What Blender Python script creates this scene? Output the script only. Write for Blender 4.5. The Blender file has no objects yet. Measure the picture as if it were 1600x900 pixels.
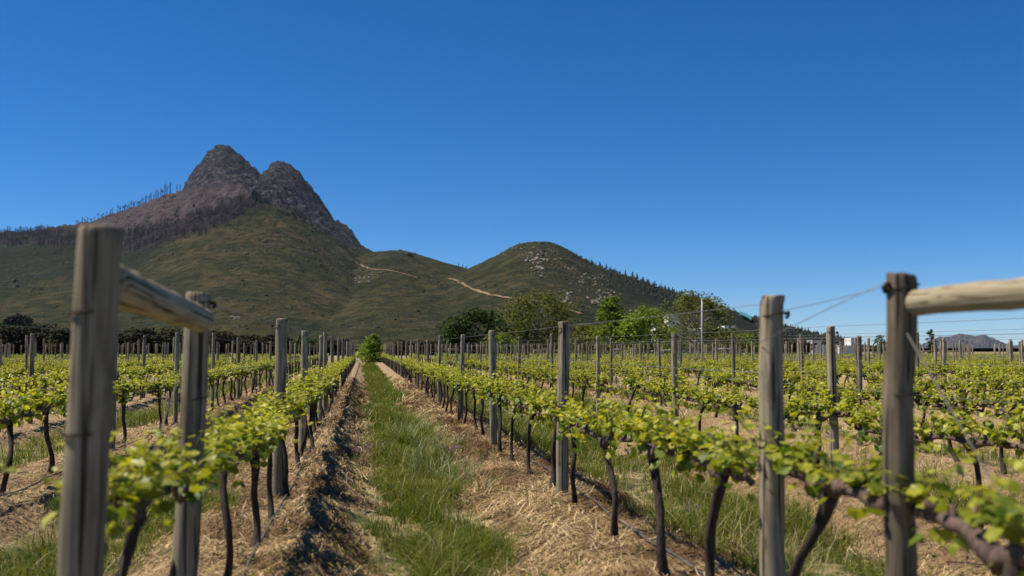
import bpy, math, random
import numpy as np
from mathutils import Vector
PI = math.pi
S = bpy.context.scene
COL = S.collection
RNG = np.random.default_rng(7)
random.seed(7)

# ------------------------------------------------------------------ camera, sky, sun, exposure
F = 1556.0                     # focal length in photograph pixels (35 mm on a 36 mm sensor, 1600 wide)
EYE = 1.44
YAW = math.radians(8.46)       # camera looks to the right of the rows
PITCH = math.radians(3.457)    # and slightly up
cd = bpy.data.cameras.new('camera'); cam = bpy.data.objects.new('camera', cd); COL.objects.link(cam)
cam.location = (0, 0, EYE)
cam.rotation_euler = (PI/2 + PITCH, 0, -YAW)
cd.lens = 35.0; cd.sensor_width = 36.0; cd.clip_start = 0.05; cd.clip_end = 60000
cd.dof.use_dof = True; cd.dof.focus_distance = 18.0; cd.dof.aperture_fstop = 2.0
S.camera = cam

SUN_AZ = math.radians(-74.0)   # measured from +Y, towards -X
SUN_EL = math.radians(57.0)
w = bpy.data.worlds.new('World'); S.world = w; w.use_nodes = True
nt = w.node_tree; nt.nodes.clear()
sky = nt.nodes.new('ShaderNodeTexSky'); sky.sky_type = 'NISHITA'; sky.sun_disc = False
sky.sun_elevation = SUN_EL; sky.sun_rotation = SUN_AZ
sky.altitude = 1500; sky.air_density = 0.8; sky.dust_density = 0.0; sky.ozone_density = 10.0
hs = nt.nodes.new('ShaderNodeHueSaturation'); hs.inputs['Saturation'].default_value = 1.20
bg = nt.nodes.new('ShaderNodeBackground'); bg.inputs['Strength'].default_value = 0.076
wo = nt.nodes.new('ShaderNodeOutputWorld')
nt.links.new(sky.outputs[0], hs.inputs['Color']); nt.links.new(hs.outputs[0], bg.inputs[0]); nt.links.new(bg.outputs[0], wo.inputs[0])

sd = bpy.data.lights.new('sun', 'SUN'); sd.energy = 5.0; sd.angle = math.radians(0.53); sd.color = (1.0, 0.91, 0.76)
sun = bpy.data.objects.new('sun', sd); COL.objects.link(sun)
to_sun = Vector((math.sin(SUN_AZ)*math.cos(SUN_EL), math.cos(SUN_AZ)*math.cos(SUN_EL), math.sin(SUN_EL)))
sun.rotation_euler = (-to_sun).to_track_quat('-Z', 'Y').to_euler(); sun.location = to_sun*50

vs = S.view_settings; vs.view_transform = 'Standard'; vs.look = 'None'; vs.gamma = 1.0; vs.use_curve_mapping = False
vs.exposure = 0.60
S.cycles.use_denoising = True
S.cycles.max_bounces = 6; S.cycles.diffuse_bounces = 3; S.cycles.glossy_bounces = 2
S.cycles.transmission_bounces = 4; S.cycles.transparent_max_bounces = 6
S.cycles.sample_clamp_indirect = 4.0
S.cycles.use_adaptive_sampling = True; S.cycles.adaptive_threshold = 0.01

# ------------------------------------------------------------------ projection helpers
cY, sY, cP, sP = math.cos(YAW), math.sin(YAW), math.cos(PITCH), math.sin(PITCH)
def proj(x, y, z):
    """photo pixel and depth of a world point"""
    d = y*cY + x*sY; l = x*cY - y*sY; h = z - EYE
    zc = d*cP + h*sP
    zc = np.where(np.abs(zc) < 1e-6, 1e-6, zc)
    return 800 + F*l/zc, 450 - F*(h*cP - d*sP)/zc, zc
def fl(l, d):                  # camera-levelled (lateral, forward) -> world x, y
    return l*cY + d*sY, -l*sY + d*cY
def at(px, d, z=None):         # world x, y of a photo column at a forward distance
    return fl((px-800)/F*d*cP, d)
def row_y(X, zc):              # world y on the row at lateral X that has the given camera depth
    return (zc - X*sY)/cY
def z_of(py, d):               # height above the ground plane of a photo line at a distance
    q = (450-py)/F
    return d*(q*cP+sP)/(cP-q*sP) + EYE

# ------------------------------------------------------------------ noise
def _hash(ix, iy, seed):
    n = (ix.astype(np.int64)*374761393 + iy.astype(np.int64)*668265263 + seed*1442695041) & 0x7fffffff
    n = ((n ^ (n >> 13))*1274126177) & 0x7fffffff
    n = (n ^ (n >> 16)) & 0x7fffffff
    return n/0x7fffffff
def vnoise(x, y, seed=0):
    x = np.asarray(x, float); y = np.asarray(y, float)
    ix = np.floor(x); iy = np.floor(y); fx = x-ix; fy = y-iy
    fx = fx*fx*fx*(fx*(fx*6-15)+10); fy = fy*fy*fy*(fy*(fy*6-15)+10)
    a = _hash(ix, iy, seed); b = _hash(ix+1, iy, seed); c = _hash(ix, iy+1, seed); d = _hash(ix+1, iy+1, seed)
    return (a*(1-fx)+b*fx)*(1-fy) + (c*(1-fx)+d*fx)*fy
def fbm(x, y, seed=0, octv=4, gain=0.5):
    s = 0.0; a = 1.0; t = 0.0
    for k in range(octv):
        s = s + a*(vnoise(x*2**k + 17.3*k, y*2**k - 9.1*k, seed+k)*2-1); t += a; a *= gain
    return s/t
def ridged(x, y, seed=0, octv=4):
    s = 0.0; a = 1.0; t = 0.0
    for k in range(octv):
        s = s + a*(1-np.abs(vnoise(x*2**k+5.7*k, y*2**k+3.3*k, seed+k)*2-1)); t += a; a *= 0.55
    return s/t
def sstep(a, b, x):
    t = np.clip((x-a)/(b-a), 0, 1); return t*t*(3-2*t)

# ------------------------------------------------------------------ mesh helpers
class MB:
    """collects pieces that become ONE mesh object"""
    def __init__(s): s.v = []; s.f = []; s.m = []; s.t = []; s.n = 0
    def add(s, verts, faces, mi=0, tint=0.0):
        verts = np.asarray(verts, float).reshape(-1, 3)
        fs = np.asarray(faces, np.int64)
        if fs.ndim == 1: fs = fs.reshape(1, -1)
        s.f.append(fs + s.n); s.m.append(np.full(len(fs), mi, np.int32)); s.v.append(verts)
        s.t.append(np.full(len(verts), tint, float) if np.isscalar(tint) else np.asarray(tint, float))
        s.n += len(verts); return s
    def data(s, name, mats, smooth=True, attrs=None):
        me = bpy.data.meshes.new(name)
        v = np.concatenate(s.v); me.vertices.add(len(v)); me.vertices.foreach_set('co', v.astype(np.float32).ravel())
        loops = np.concatenate([f.ravel() for f in s.f]).astype(np.int32)
        tot = np.concatenate([np.full(len(f), f.shape[1]) for f in s.f])
        st = np.concatenate([[0], np.cumsum(tot)[:-1]]).astype(np.int32)
        me.loops.add(len(loops)); me.loops.foreach_set('vertex_index', loops)
        me.polygons.add(len(tot)); me.polygons.foreach_set('loop_start', st)
        me.polygons.foreach_set('material_index', np.concatenate(s.m))
        me.polygons.foreach_set('use_smooth', np.full(len(tot), smooth, bool))
        t = np.concatenate(s.t)
        if t.any():
            a = me.attributes.new('tint', 'FLOAT', 'POINT'); a.data.foreach_set('value', t.astype(np.float32))
        for k, arr in (attrs or {}).items():
            a = me.attributes.new(k, 'FLOAT', 'POINT'); a.data.foreach_set('value', np.asarray(arr, np.float32).ravel())
        me.update(calc_edges=True)
        for m in (mats if isinstance(mats, (list, tuple)) else [mats]): me.materials.append(m)
        return me
    def build(s, name, mats, parent=None, smooth=True, attrs=None, loc=None):
        return link(name, s.data(name, mats, smooth, attrs), parent, loc)
def link(name, me, parent=None, loc=None):
    o = bpy.data.objects.new(name, me); COL.objects.link(o)
    if parent: o.parent = parent
    if loc is not None: o.location = loc
    return o
def tag(o, label=None, cat=None, group=None, kind=None):
    if label: o['label'] = label
    if cat: o['category'] = cat
    if group: o['group'] = group
    if kind: o['kind'] = kind
    return o
def empty(name, loc, label, cat, group=None, rz=0.0):
    o = bpy.data.objects.new(name, None); COL.objects.link(o); o.location = loc; o.rotation_euler = (0, 0, rz)
    o.empty_display_size = 0.1
    return tag(o, label, cat, group)

def tube(path, rad, sides=8, cap=True, rough=0.0, rng=RNG):
    p = np.asarray(path, float); n = len(p); r = np.broadcast_to(np.asarray(rad, float), (n,))
    t = np.gradient(p, axis=0); t /= np.linalg.norm(t, axis=1)[:, None] + 1e-9
    ref = np.array([0.0, 0, 1]) if abs(t[0, 2]) < .8 else np.array([1.0, 0, 0])
    V = []
    u = np.cross(t[0], ref); u /= np.linalg.norm(u)
    for i in range(n):
        u = u - t[i]*np.dot(u, t[i]); u /= np.linalg.norm(u)+1e-9
        w_ = np.cross(t[i], u)
        a = np.arange(sides)*2*PI/sides
        rr = r[i]*(1 + rough*rng.uniform(-1, 1, sides))
        V.append(p[i] + (np.cos(a)*rr)[:, None]*u + (np.sin(a)*rr)[:, None]*w_)
    V = np.concatenate(V)
    i = np.arange(n-1)[:, None]*sides; j = np.arange(sides)[None, :]; k = (j+1) % sides
    Fq = np.stack([i+j, i+k, i+sides+k, i+sides+j], -1).reshape(-1, 4)
    if cap:
        c0 = len(V); V = np.vstack([V, p[0], p[-1]])
        jj = np.arange(sides); kk = (jj+1) % sides; b = (n-1)*sides
        # triangles written as degenerate-free quads are avoided: return them separately
        T = np.concatenate([np.stack([np.full(sides, c0), kk, jj], -1), np.stack([np.full(sides, c0+1), b+jj, b+kk], -1)])
        return V, Fq, T
    return V, Fq, None
def add_tube(mb, path, rad, sides=8, cap=True, rough=0.0, mi=0, tint=0.0, rng=RNG):
    V, Q, T = tube(path, rad, sides, cap, rough, rng)
    n0 = mb.n; mb.add(V, Q, mi, tint)
    if T is not None:
        mb.f.append(T + n0); mb.m.append(np.full(len(T), mi, np.int32))
def add_box(mb, lo, hi, mi=0):
    x0, y0, z0 = lo; x1, y1, z1 = hi
    V = [(x0,y0,z0),(x1,y0,z0),(x1,y1,z0),(x0,y1,z0),(x0,y0,z1),(x1,y0,z1),(x1,y1,z1),(x0,y1,z1)]
    mb.add(V, [(0,3,2,1),(4,5,6,7),(0,1,5,4),(1,2,6,5),(2,3,7,6),(3,0,4,7)], mi)

# ------------------------------------------------------------------ material helpers
def mat(name):
    m = bpy.data.materials.new(name); m.use_nodes = True
    n = m.node_tree.nodes; b = n['Principled BSDF']; b.inputs['Roughness'].default_value = .85
    b.inputs['Specular IOR Level'].default_value = .25
    return m, m.node_tree, b
def N(nt_, typ, **kw):
    n = nt_.nodes.new(typ)
    for k, v in kw.items():
        if k in n.inputs: n.inputs[k].default_value = v
        else: setattr(n, k, v)
    return n
def ramp(nt_, fac, stops):
    r = nt_.nodes.new('ShaderNodeValToRGB'); e = r.color_ramp.elements
    while len(e) < len(stops): e.new(.5)
    for i, (p, c) in enumerate(stops): e[i].position = p; e[i].color = (*c, 1)
    nt_.links.new(fac, r.inputs[0]); return r.outputs[0]
def mix(nt_, fac, a, b, typ='MIX'):
    m = nt_.nodes.new('ShaderNodeMix'); m.data_type = 'RGBA'; m.blend_type = typ
    for s_, v in ((m.inputs[0], fac), (m.inputs[6], a), (m.inputs[7], b)):
        if hasattr(v, 'is_linked') or hasattr(v, 'links'): nt_.links.new(v, s_)
        else: s_.default_value = v if not isinstance(v, tuple) else (*v, 1)
    return m.outputs[2]
def noise(nt_, vec, scale, detail=4, rough=.55, dist=0.0):
    n = nt_.nodes.new('ShaderNodeTexNoise'); n.inputs['Scale'].default_value = scale; n.inputs['Detail'].default_value = detail
    n.inputs['Roughness'].default_value = rough; n.inputs['Distortion'].default_value = dist
    if vec is not None: nt_.links.new(vec, n.inputs['Vector'])
    return n.outputs['Fac']
def mapping(nt_, vec, scale=(1,1,1), rot=(0,0,0)):
    m = nt_.nodes.new('ShaderNodeMapping'); m.inputs['Scale'].default_value = scale; m.inputs['Rotation'].default_value = rot
    nt_.links.new(vec, m.inputs['Vector']); return m.outputs[0]
def attr(nt_, name):
    a = nt_.nodes.new('ShaderNodeAttribute'); a.attribute_name = name; return a.outputs['Fac']
def bump(nt_, b, h, strength=.5, dist=.02):
    n = nt_.nodes.new('ShaderNodeBump'); n.inputs['Strength'].default_value = strength; n.inputs['Distance'].default_value = dist
    nt_.links.new(h, n.inputs['Height']); nt_.links.new(n.outputs[0], b.inputs['Normal'])
def math_(nt_, op, a, b=None):
    n = nt_.nodes.new('ShaderNodeMath'); n.operation = op
    for s_, v in ((n.inputs[0], a), (n.inputs[1], b)):
        if v is None: continue
        if hasattr(v, 'links'): nt_.links.new(v, s_)
        else: s_.default_value = v
    return n.outputs[0]

def wood_mat(name, dark, mid, light, green):
    m, t, b = mat(name); L = t.links
    tc = N(t, 'ShaderNodeTexCoord'); oi = N(t, 'ShaderNodeObjectInfo')
    off = N(t, 'ShaderNodeVectorMath', operation='ADD'); L.new(tc.outputs['Object'], off.inputs[0])
    sc = N(t, 'ShaderNodeVectorMath', operation='SCALE'); L.new(oi.outputs['Location'], sc.inputs[0]); sc.inputs['Scale'].default_value = 3.7
    L.new(sc.outputs[0], off.inputs[1]); v = off.outputs[0]
    g = noise(t, mapping(t, v, (38, 38, 2.2)), 1, 5, .6)
    big = noise(t, mapping(t, v, (5, 5, 2.5)), 1, 3)
    c = ramp(t, g, [(.28, dark), (.5, mid), (.72, light)])
    c = mix(t, math_(t, 'MULTIPLY', big, .55), c, mid)
    st = noise(t, mapping(t, v, (9, 9, 3.1)), 1.3, 4, .6)
    c = mix(t, ramp(t, st, [(.5, (0,0,0)), (.68, (.55,.55,.55))]), c, dark)
    # greenish copper treatment, stronger towards the foot of some posts
    sep = N(t, 'ShaderNodeSeparateXYZ'); L.new(tc.outputs['Object'], sep.inputs[0])
    low = N(t, 'ShaderNodeMapRange'); L.new(sep.outputs['Z'], low.inputs[0])
    low.inputs[1].default_value = 1.25; low.inputs[2].default_value = .2; low.inputs[3].default_value = .08; low.inputs[4].default_value = .7
    c = mix(t, math_(t, 'MULTIPLY', low.outputs[0], math_(t, 'ADD', math_(t, 'MULTIPLY', oi.outputs['Random'], .6), .3)), c, green)
    crack = noise(t, mapping(t, v, (60, 60, 1.3)), 1, 2, .5)
    ck = ramp(t, crack, [(.37, (.15,.13,.11)), (.44, (1,1,1))])
    c = mix(t, 1.0, c, ck, 'MULTIPLY')
    vo = N(t, 'ShaderNodeTexVoronoi'); vo.inputs['Scale'].default_value = 1.0; L.new(mapping(t, v, (9, 9, 3.2)), vo.inputs['Vector'])
    c = mix(t, ramp(t, vo.outputs['Distance'], [(.05, (.85,.85,.85)), (.16, (0,0,0))]), c, dark)
    wide = noise(t, mapping(t, v, (26, 26, .8)), 1, 3, .6)
    c = mix(t, ramp(t, wide, [(.60, (0,0,0)), (.66, (.85,.85,.85))]), c, tuple(q*.6 for q in dark))
    br = N(t, 'ShaderNodeHueSaturation'); L.new(c, br.inputs['Color'])
    L.new(math_(t, 'ADD', math_(t, 'MULTIPLY', oi.outputs['Random'], .5), .75), br.inputs['Value'])
    L.new(br.outputs[0], b.inputs['Base Color'])
    bump(t, b, math_(t, 'ADD', g, math_(t, 'MULTIPLY', crack, .8)), .55, .006)
    return m
M_POST = wood_mat('weathered_post_wood', (.07,.054,.038), (.27,.22,.155), (.48,.41,.305), (.17,.175,.125))
M_POST_MID = wood_mat('brown_post_wood', (.05,.038,.026), (.17,.14,.095), (.31,.26,.185), (.16,.155,.10))
M_POST_DARK = wood_mat('dark_post_wood', (.035,.028,.022), (.13,.104,.072), (.25,.205,.145), (.12,.108,.075))
M_RAIL = wood_mat('pale_rail_wood', (.10,.08,.05), (.27,.23,.155), (.40,.35,.255), (.27,.225,.14))

def bark_mat(name, dark, light, sc=40):
    m, t, b = mat(name)
    tc = N(t, 'ShaderNodeTexCoord')
    g = noise(t, mapping(t, tc.outputs['Object'], (sc, sc, sc*.22)), 1, 5, .65)
    t.links.new(ramp(t, g, [(.3, dark), (.72, light)]), b.inputs['Base Color'])
    bump(t, b, g, .9, .012); return m
M_TRUNK = bark_mat('vine_trunk_bark', (.012,.009,.008), (.062,.043,.036))
M_CORDON = bark_mat('vine_cordon_bark', (.035,.022,.018), (.17,.115,.095))

def leaf_mat(name, young, old, trans, tf=.45, rough=.45, var=.5):
    m, t, b = mat(name); L = t.links
    ge = N(t, 'ShaderNodeNewGeometry'); oi = N(t, 'ShaderNodeObjectInfo')
    f = math_(t, 'ADD', math_(t, 'MULTIPLY', attr(t, 'tint'), 1-var), math_(t, 'MULTIPLY', ge.outputs['Random Per Island'], var))
    c = ramp(t, f, [(.12, old), (.85, young)])
    hv = N(t, 'ShaderNodeHueSaturation'); L.new(c, hv.inputs['Color'])
    L.new(math_(t, 'ADD', math_(t, 'MULTIPLY', oi.outputs['Random'], .3), .85), hv.inputs['Value'])
    L.new(hv.outputs[0], b.inputs['Base Color']); b.inputs['Roughness'].default_value = rough; b.inputs['Specular IOR Level'].default_value = .35
    tr = N(t, 'ShaderNodeBsdfTranslucent'); L.new(mix(t, 1.0, hv.outputs[0], trans, 'MULTIPLY'), tr.inputs['Color'])
    ms = N(t, 'ShaderNodeMixShader'); ms.inputs[0].default_value = tf
    L.new(b.outputs[0], ms.inputs[1]); L.new(tr.outputs[0], ms.inputs[2]); L.new(ms.outputs[0], t.nodes['Material Output'].inputs[0])
    return m
M_LEAF = leaf_mat('vine_leaf', (.46,.45,.042), (.06,.12,.011), (1.4,1.35,.5), .40)
M_STEM, _t, _b = mat('green_shoot'); _b.inputs['Base Color'].default_value = (.22,.20,.05,1)
M_GRASS = leaf_mat('grass_blade', (.155,.17,.026), (.035,.068,.009), (1.2,1.25,.45), .35, .8, .75)
M_GRASS.node_tree.nodes['Principled BSDF'].inputs['Specular IOR Level'].default_value = .1
M_OAT = leaf_mat('wild_oat_blade', (.22,.25,.085), (.07,.11,.032), (1.1,1.15,.7), .3, .5, .8)
M_DRYGRASS = leaf_mat('dry_grass_blade', (.42,.36,.17), (.22,.20,.08), (1.1,1,.6), .3, .6, .8)
M_STRAW, t, b = mat('straw')
ge = N(t, 'ShaderNodeNewGeometry')
t.links.new(mix(t, attr(t, 'tint'), (.30,.22,.15), (1.0,1.0,1.0)), b.inputs['Base Color'])
STRAWMIX = b.inputs['Base Color'].links[0].from_node; STRAWMUL = mix(t, 1.0, STRAWMIX.outputs[2], ramp(t, ge.outputs['Random Per Island'], [(0, (.05,.031,.015)), (.3, (.195,.126,.058)), (.7, (.43,.295,.14)), (1, (.70,.54,.32))]), 'MULTIPLY'); t.links.new(STRAWMUL, b.inputs['Base Color'])
M_WIRE, t, b = mat('galvanised_wire'); b.inputs['Base Color'].default_value = (.22,.22,.22,1); b.inputs['Metallic'].default_value = .5; b.inputs['Roughness'].default_value = .5
M_STAY, t, b = mat('dull_stay_wire'); b.inputs['Base Color'].default_value = (.10,.09,.08,1); b.inputs['Roughness'].default_value = .7
M_RUST, t, b = mat('rusty_wire'); b.inputs['Base Color'].default_value = (.035,.024,.018,1); b.inputs['Metallic'].default_value = .3
M_HOSE, t, b = mat('faded_black_pipe'); b.inputs['Base Color'].default_value = (.075,.07,.066,1); b.inputs['Roughness'].default_value = .55
M_PURPLE, t, b = mat('purple_petal'); b.inputs['Base Color'].default_value = (.30,.085,.36,1)
def plain(name, col, rough=.8, var=.12, sc=3.0):
    m, t, b = mat(name); tc = N(t, 'ShaderNodeTexCoord')
    g = noise(t, tc.outputs['Object'], sc, 5, .6)
    t.links.new(ramp(t, g, [(.3, tuple(c*(1-var) for c in col)), (.7, tuple(min(1, c*(1+var)) for c in col))]), b.inputs['Base Color'])
    b.inputs['Roughness'].default_value = rough; return m
M_WHITE = plain('white_plaster', (.50,.50,.49)); M_GREYWALL = plain('grey_plaster', (.22,.23,.245)); M_ROOF = plain('grey_roof', (.16,.16,.165))
M_GLASS, t, b = mat('dark_window'); b.inputs['Base Color'].default_value = (.02,.025,.03,1); b.inputs['Roughness'].default_value = .12
M_POLE = plain('pale_metal_pole', (.36,.37,.38), .5)
M_CYAN = plain('turquoise_net', (.05,.20,.24), .7)

# ------------------------------------------------------------------ rows and ground
XL1, XR1, SP = -.80, 1.90, 2.70
ROW_END = 101.0
def row_x(k): return XL1 + SP*k           # k = 0 is the row left of the grass path, 1 the row right of it
def ground_h(x, y):
    x = np.asarray(x, float); y = np.asarray(y, float)
    k = np.round((x-XL1)/SP); r = x - (XL1 + k*SP); a = np.abs(r)
    inside = sstep(-1.0, .5, y)*(1-sstep(ROW_END, ROW_END+2, y))
    wob = .13*fbm(x*.6+k*7, y*.8, 11, 3)
    prof = -.15*sstep(.32, .95, a+wob)
    # the bank beside the path is cut steeper, with a rut along its foot
    bank = (k == 0) & (r > 0)
    w2 = .10*fbm(x*0+3.1, y*1.1, 21, 4)
    cut = .03*sstep(.1,.42,a) - .125*sstep(.42, .82, a+w2*1.5) - .045*np.exp(-((a+w2-.80)/.07)**2)*np.clip(.5+1.5*fbm(y*.7, y*0, 26, 3), 0, 1.2) - .05*sstep(.8,1.1,a)
    prof = np.where(bank, cut, prof)
    clod = .040*fbm(x*3.2, y*3.2, 31, 4) + .030*np.maximum(0, fbm(x*9, y*9, 41, 3)) + .05*np.maximum(0, fbm(x*2.1, y*1.6, 45, 3)-.12)
    near = np.exp(-np.maximum(0, y-20)/40)
    rough = np.where(bank & (a > .2) & (a < .85), 2.2, 1.0)
    h = inside*(prof + near*clod*rough) + (1-inside)*(-.13)
    far = sstep(105, 140, y)
    return h*(1-far) + far*(-.15)

# one ground sheet, fine near the camera, out to the horizon
ys = [-14.0]
while ys[-1] < 1.5: ys.append(ys[-1] + .5)
while ys[-1] < 130: ys.append(ys[-1] + max(.035, .0062*ys[-1]))
while ys[-1] < 26000: ys.append(ys[-1]*1.06)
ys = np.array(ys); us = np.linspace(-1, 1, 760); us = np.sign(us)*np.abs(us)**1.25
ux, vy = np.meshgrid(us, ys)
gx = ux*(np.maximum(vy, 0)*.92 + 5.0) + np.maximum(vy, 0)*.16
gz = ground_h(gx, vy)
kk = np.round((gx-XL1)/SP); rr = np.abs(gx - (XL1+kk*SP))
strawy = 1 - sstep(.62, .95, rr + .35*fbm(gx*.9, vy*.9, 51, 4))
strawy = np.where((vy > ROW_END) | (vy < .5), .15, strawy)
nr, nc = gx.shape
g = MB(); idx = np.arange(nr*nc).reshape(nr, nc)
q = np.stack([idx[:-1,:-1], idx[:-1,1:], idx[1:,1:], idx[1:,:-1]], -1).reshape(-1, 4)
g.add(np.stack([gx, vy, gz], -1).reshape(-1, 3), q)
M_GROUND, t, b = mat('straw_mulch_and_soil'); L = t.links
tc = N(t, 'ShaderNodeTexCoord'); P = tc.outputs['Object']
n1 = noise(t, mapping(t, P, (1,1,1)), 2.2, 5, .6); n2 = noise(t, mapping(t, P, (1,.45,1), (0,0,.5)), 34, 6, .7, .6); n3 = noise(t, mapping(t, P, (.5,1,1), (0,0,-.4)), 70, 4, .7, .8)
straw = ramp(t, n2, [(.28, (.05,.032,.017)), (.46, (.20,.133,.067)), (.64, (.38,.265,.135)), (.82, (.52,.39,.235))])
straw = mix(t, math_(t, 'MULTIPLY', n3, .5), straw, (.36,.255,.145))
sand = ramp(t, n1, [(.3, (.20,.15,.075)), (.6, (.40,.30,.165)), (.8, (.48,.38,.24))])
soil = mix(t, ramp(t, n1, [(.42,(0,0,0)),(.6,(1,1,1))]), (.07,.08,.025), sand)
c = mix(t, attr(t, 'strawy'), soil, mix(t, ramp(t, n1, [(.5,(0,0,0)),(.75,(.6,.6,.6))]), straw, sand))
L.new(c, b.inputs['Base Color']); b.inputs['Roughness'].default_value = .95
bump(t, b, math_(t, 'ADD', n2, math_(t, 'MULTIPLY', n3, .6)), .8, .03)
o = g.build('ground', M_GROUND, attrs={'strawy': strawy}); tag(o, kind='structure')

# ------------------------------------------------------------------ hills
def curve(pts):
    p = np.array(pts, float)
    # px at horizon level that gives the wanted px once the height is added
    zz = (z_of(p[:, 1], 1000.0)-EYE)/1000.0
    x0 = 800 + (p[:, 0]-800)*(cP + zz*sP)/cP
    return x0, zz
RIDGES = [
 # silhouette (photo px), ridge distance, foot distance, steepness
 dict(pts=[(-700,470),(-420,420),(-200,380),(0,364),(60,359),(112,351),(140,346),(170,336),(200,326),(228,317),(262,304),(284,297),(288,290),(296,275),(310,255),(326,238),(338,229),(347,226),(355,228),(364,234),(376,243),(388,253),(408,272),(415,266),(424,255),(436,250),(446,253),(458,260),(471,272),(480,286),(487,295),(492,300),(503,314),(512,330),(522,342),(538,350),(549,360),(556,372),(562,381),(580,392),(610,408),(650,432),(700,462),(760,500),(820,540),(860,546)], D=2500., foot=640., p=1.22),
 dict(pts=[(330,552),(400,546),(430,528),(465,488),(500,452),(530,422),(552,405),(575,396),(592,393),(610,391),(628,391),(645,395),(660,399),(690,408),(712,414),(730,420),(760,432),(800,448),(900,500),(1000,546)], D=1900., foot=560., p=1.1),
 dict(pts=[(520,552),(600,500),(660,458),(700,432),(732,419),(752,410),(770,402),(785,395),(800,386),(812,381),(828,378),(845,377),(860,379),(876,384),(890,392),(905,401),(930,414),(950,421),(975,430),(1000,438),(1030,449),(1060,458),(1100,470),(1140,483),(1180,496),(1220,508),(1260,519),(1300,529),(1340,537),(1380,542),(1420,546),(1500,552),(1700,556)], D=1550., foot=520., p=1.12),
]
for R_ in RIDGES:
    R_['x'], R_['zz'] = curve(R_['pts'])
    R_['gx'] = np.arange(-760, 1760, 4.0); g_ = np.interp(R_['gx'], R_['x'], R_['zz'])
    k_ = np.exp(-.5*(np.arange(-60, 61)*4/62.)**2); R_['gs'] = np.convolve(np.pad(g_, 60, 'edge'), k_/k_.sum(), 'valid')
def hill_h(px, d):
    """terrain height above the eye-level plane at photo column px (at horizon level) and forward distance d"""
    px, d = np.broadcast_arrays(np.asarray(px, float), np.asarray(d, float))
    X, Y = at(px, d)
    out = np.full(px.shape, -9.0)
    rel = np.zeros(px.shape)
    for i, R_ in enumerate(RIDGES):
        wv = (fbm(X/420., Y*0+i*3., 61+i, 2))*.05
        Dr = R_['D']*(1 + wv)
        # spurs and gullies bend the slope sideways the further it is from the crest
        tf = np.clip((Dr-d)/(Dr-R_['foot']), -1.5, 1.2)
        away = np.clip(np.abs(tf), 0, 1)
        pxw = px + away*(1-away*.3)*80*fbm(X/330.+Y/700.+i*9, Y/520., 71+i, 3)*(1.0 if i == 0 else .6)
        sm = sstep(.02, .30, tf) if i == 0 else .6*sstep(.05, .5, tf)
        top = (np.interp(pxw, R_['x'], R_['zz'])*(1-sm) + np.interp(pxw, R_['gx'], R_['gs'])*sm)*Dr
        f = np.where(tf >= 0, np.clip(1-tf, 0, 1)**R_['p'], np.clip(1+tf*.9, 0, 1)**1.1)
        h = top*f
        if i == 0:
            jag = sstep(.075, .11, np.interp(px, R_['x'], R_['zz']))*np.exp(-(away/.06)**2)
            h = h + jag*(4.5*fbm(px/4., px*0+d/260., 301, 3) + 4*(ridged(px/7., px*0+d/300., 305, 2)-.6))*np.clip((np.abs(px-350)-4)/18, .25, 1.25)
        rock = sstep(.108, .135, h/np.maximum(d, 1))*(i == 0)
        am = np.clip(away*3.0+.06, 0, 1)
        h = h + am*(h > 5)*((ridged(X/170.+Y/210.+i, Y/190.-X/600., 81+i, 4)-.6)*np.clip(h*.2, 0, 36) + rock*(34*(ridged(X/60., Y/80., 91, 4)-.62) + 15*(ridged(X/20., Y/26., 93, 3)-.6)))
        h = h + np.where(rock > 0, rock*6*fbm(X/16., Y/40., 97, 3), 0) + 1.6*fbm(X/24., Y/34., 98, 3)*np.clip(h/20, 0, 1)
        out = np.maximum(out, h)
    return out
pxs = np.arange(-760, 1720, 3.0)
ds = np.concatenate([np.geomspace(430, 1300, 110), np.linspace(1310, 2750, 180), np.linspace(2780, 4700, 26)])
PX, DD = np.meshgrid(pxs, ds)
HH = hill_h(PX, DD)
HX, HY = at(PX, DD); HZ = HH + EYE
ipx, ipy, _ = proj(HX, HY, HZ)
# what grows where (surface cover, read off the photograph's slopes)
nz = fbm(HX/90, HY/90, 101, 4)
burn_low = np.interp(ipx, [-700, 0, 60, 120, 200, 260, 320, 380, 420, 450, 470], [520, 384, 384, 392, 395, 382, 366, 342, 322, 310, 306])
mainm = (DD > 1150) & (ipx < 600)
rocky = sstep(0, 14, np.interp(ipx, [200, 285, 330, 380, 420, 470, 520, 560, 600], [200, 305, 300, 300, 318, 345, 375, 398, 395]) - ipy + nz*14)*mainm
pink = sstep(0, 8, burn_low - 34 - ipy + nz*10)*mainm*(ipx < 440)
charred = sstep(0, 8, burn_low - ipy + nz*12)*mainm*(ipx < 470)
dark_right = sstep(0, 14, ipy*0 + 34 - (ipy - np.interp(ipx, RIDGES[2]['x'], [p_[1] for p_ in RIDGES[2]['pts']])) + nz*12)*sstep(900, 1000, ipx)*(1-sstep(1290, 1340, ipx))
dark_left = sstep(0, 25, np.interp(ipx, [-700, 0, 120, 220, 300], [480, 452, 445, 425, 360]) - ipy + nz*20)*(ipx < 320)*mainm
hm = MB(); nr, nc = PX.shape; idx = np.arange(nr*nc).reshape(nr, nc)
qq = np.stack([idx[:-1,:-1], idx[:-1,1:], idx[1:,1:], idx[1:,:-1]], -1).reshape(-1, 4)
hm.add(np.stack([HX, HY, HZ], -1).reshape(-1, 3), qq)
M_HILL, t, b = mat('hillside_cover'); L = t.links
tc = N(t, 'ShaderNodeTexCoord'); P = tc.outputs['Object']
a1 = noise(t, P, .011, 6, .62); a2 = noise(t, P, .06, 5, .65); a3 = noise(t, P, .25, 4, .7)
green = ramp(t, a1, [(.32, (.022,.026,.011)), (.5, (.046,.043,.019)), (.68, (.070,.054,.027))])
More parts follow.
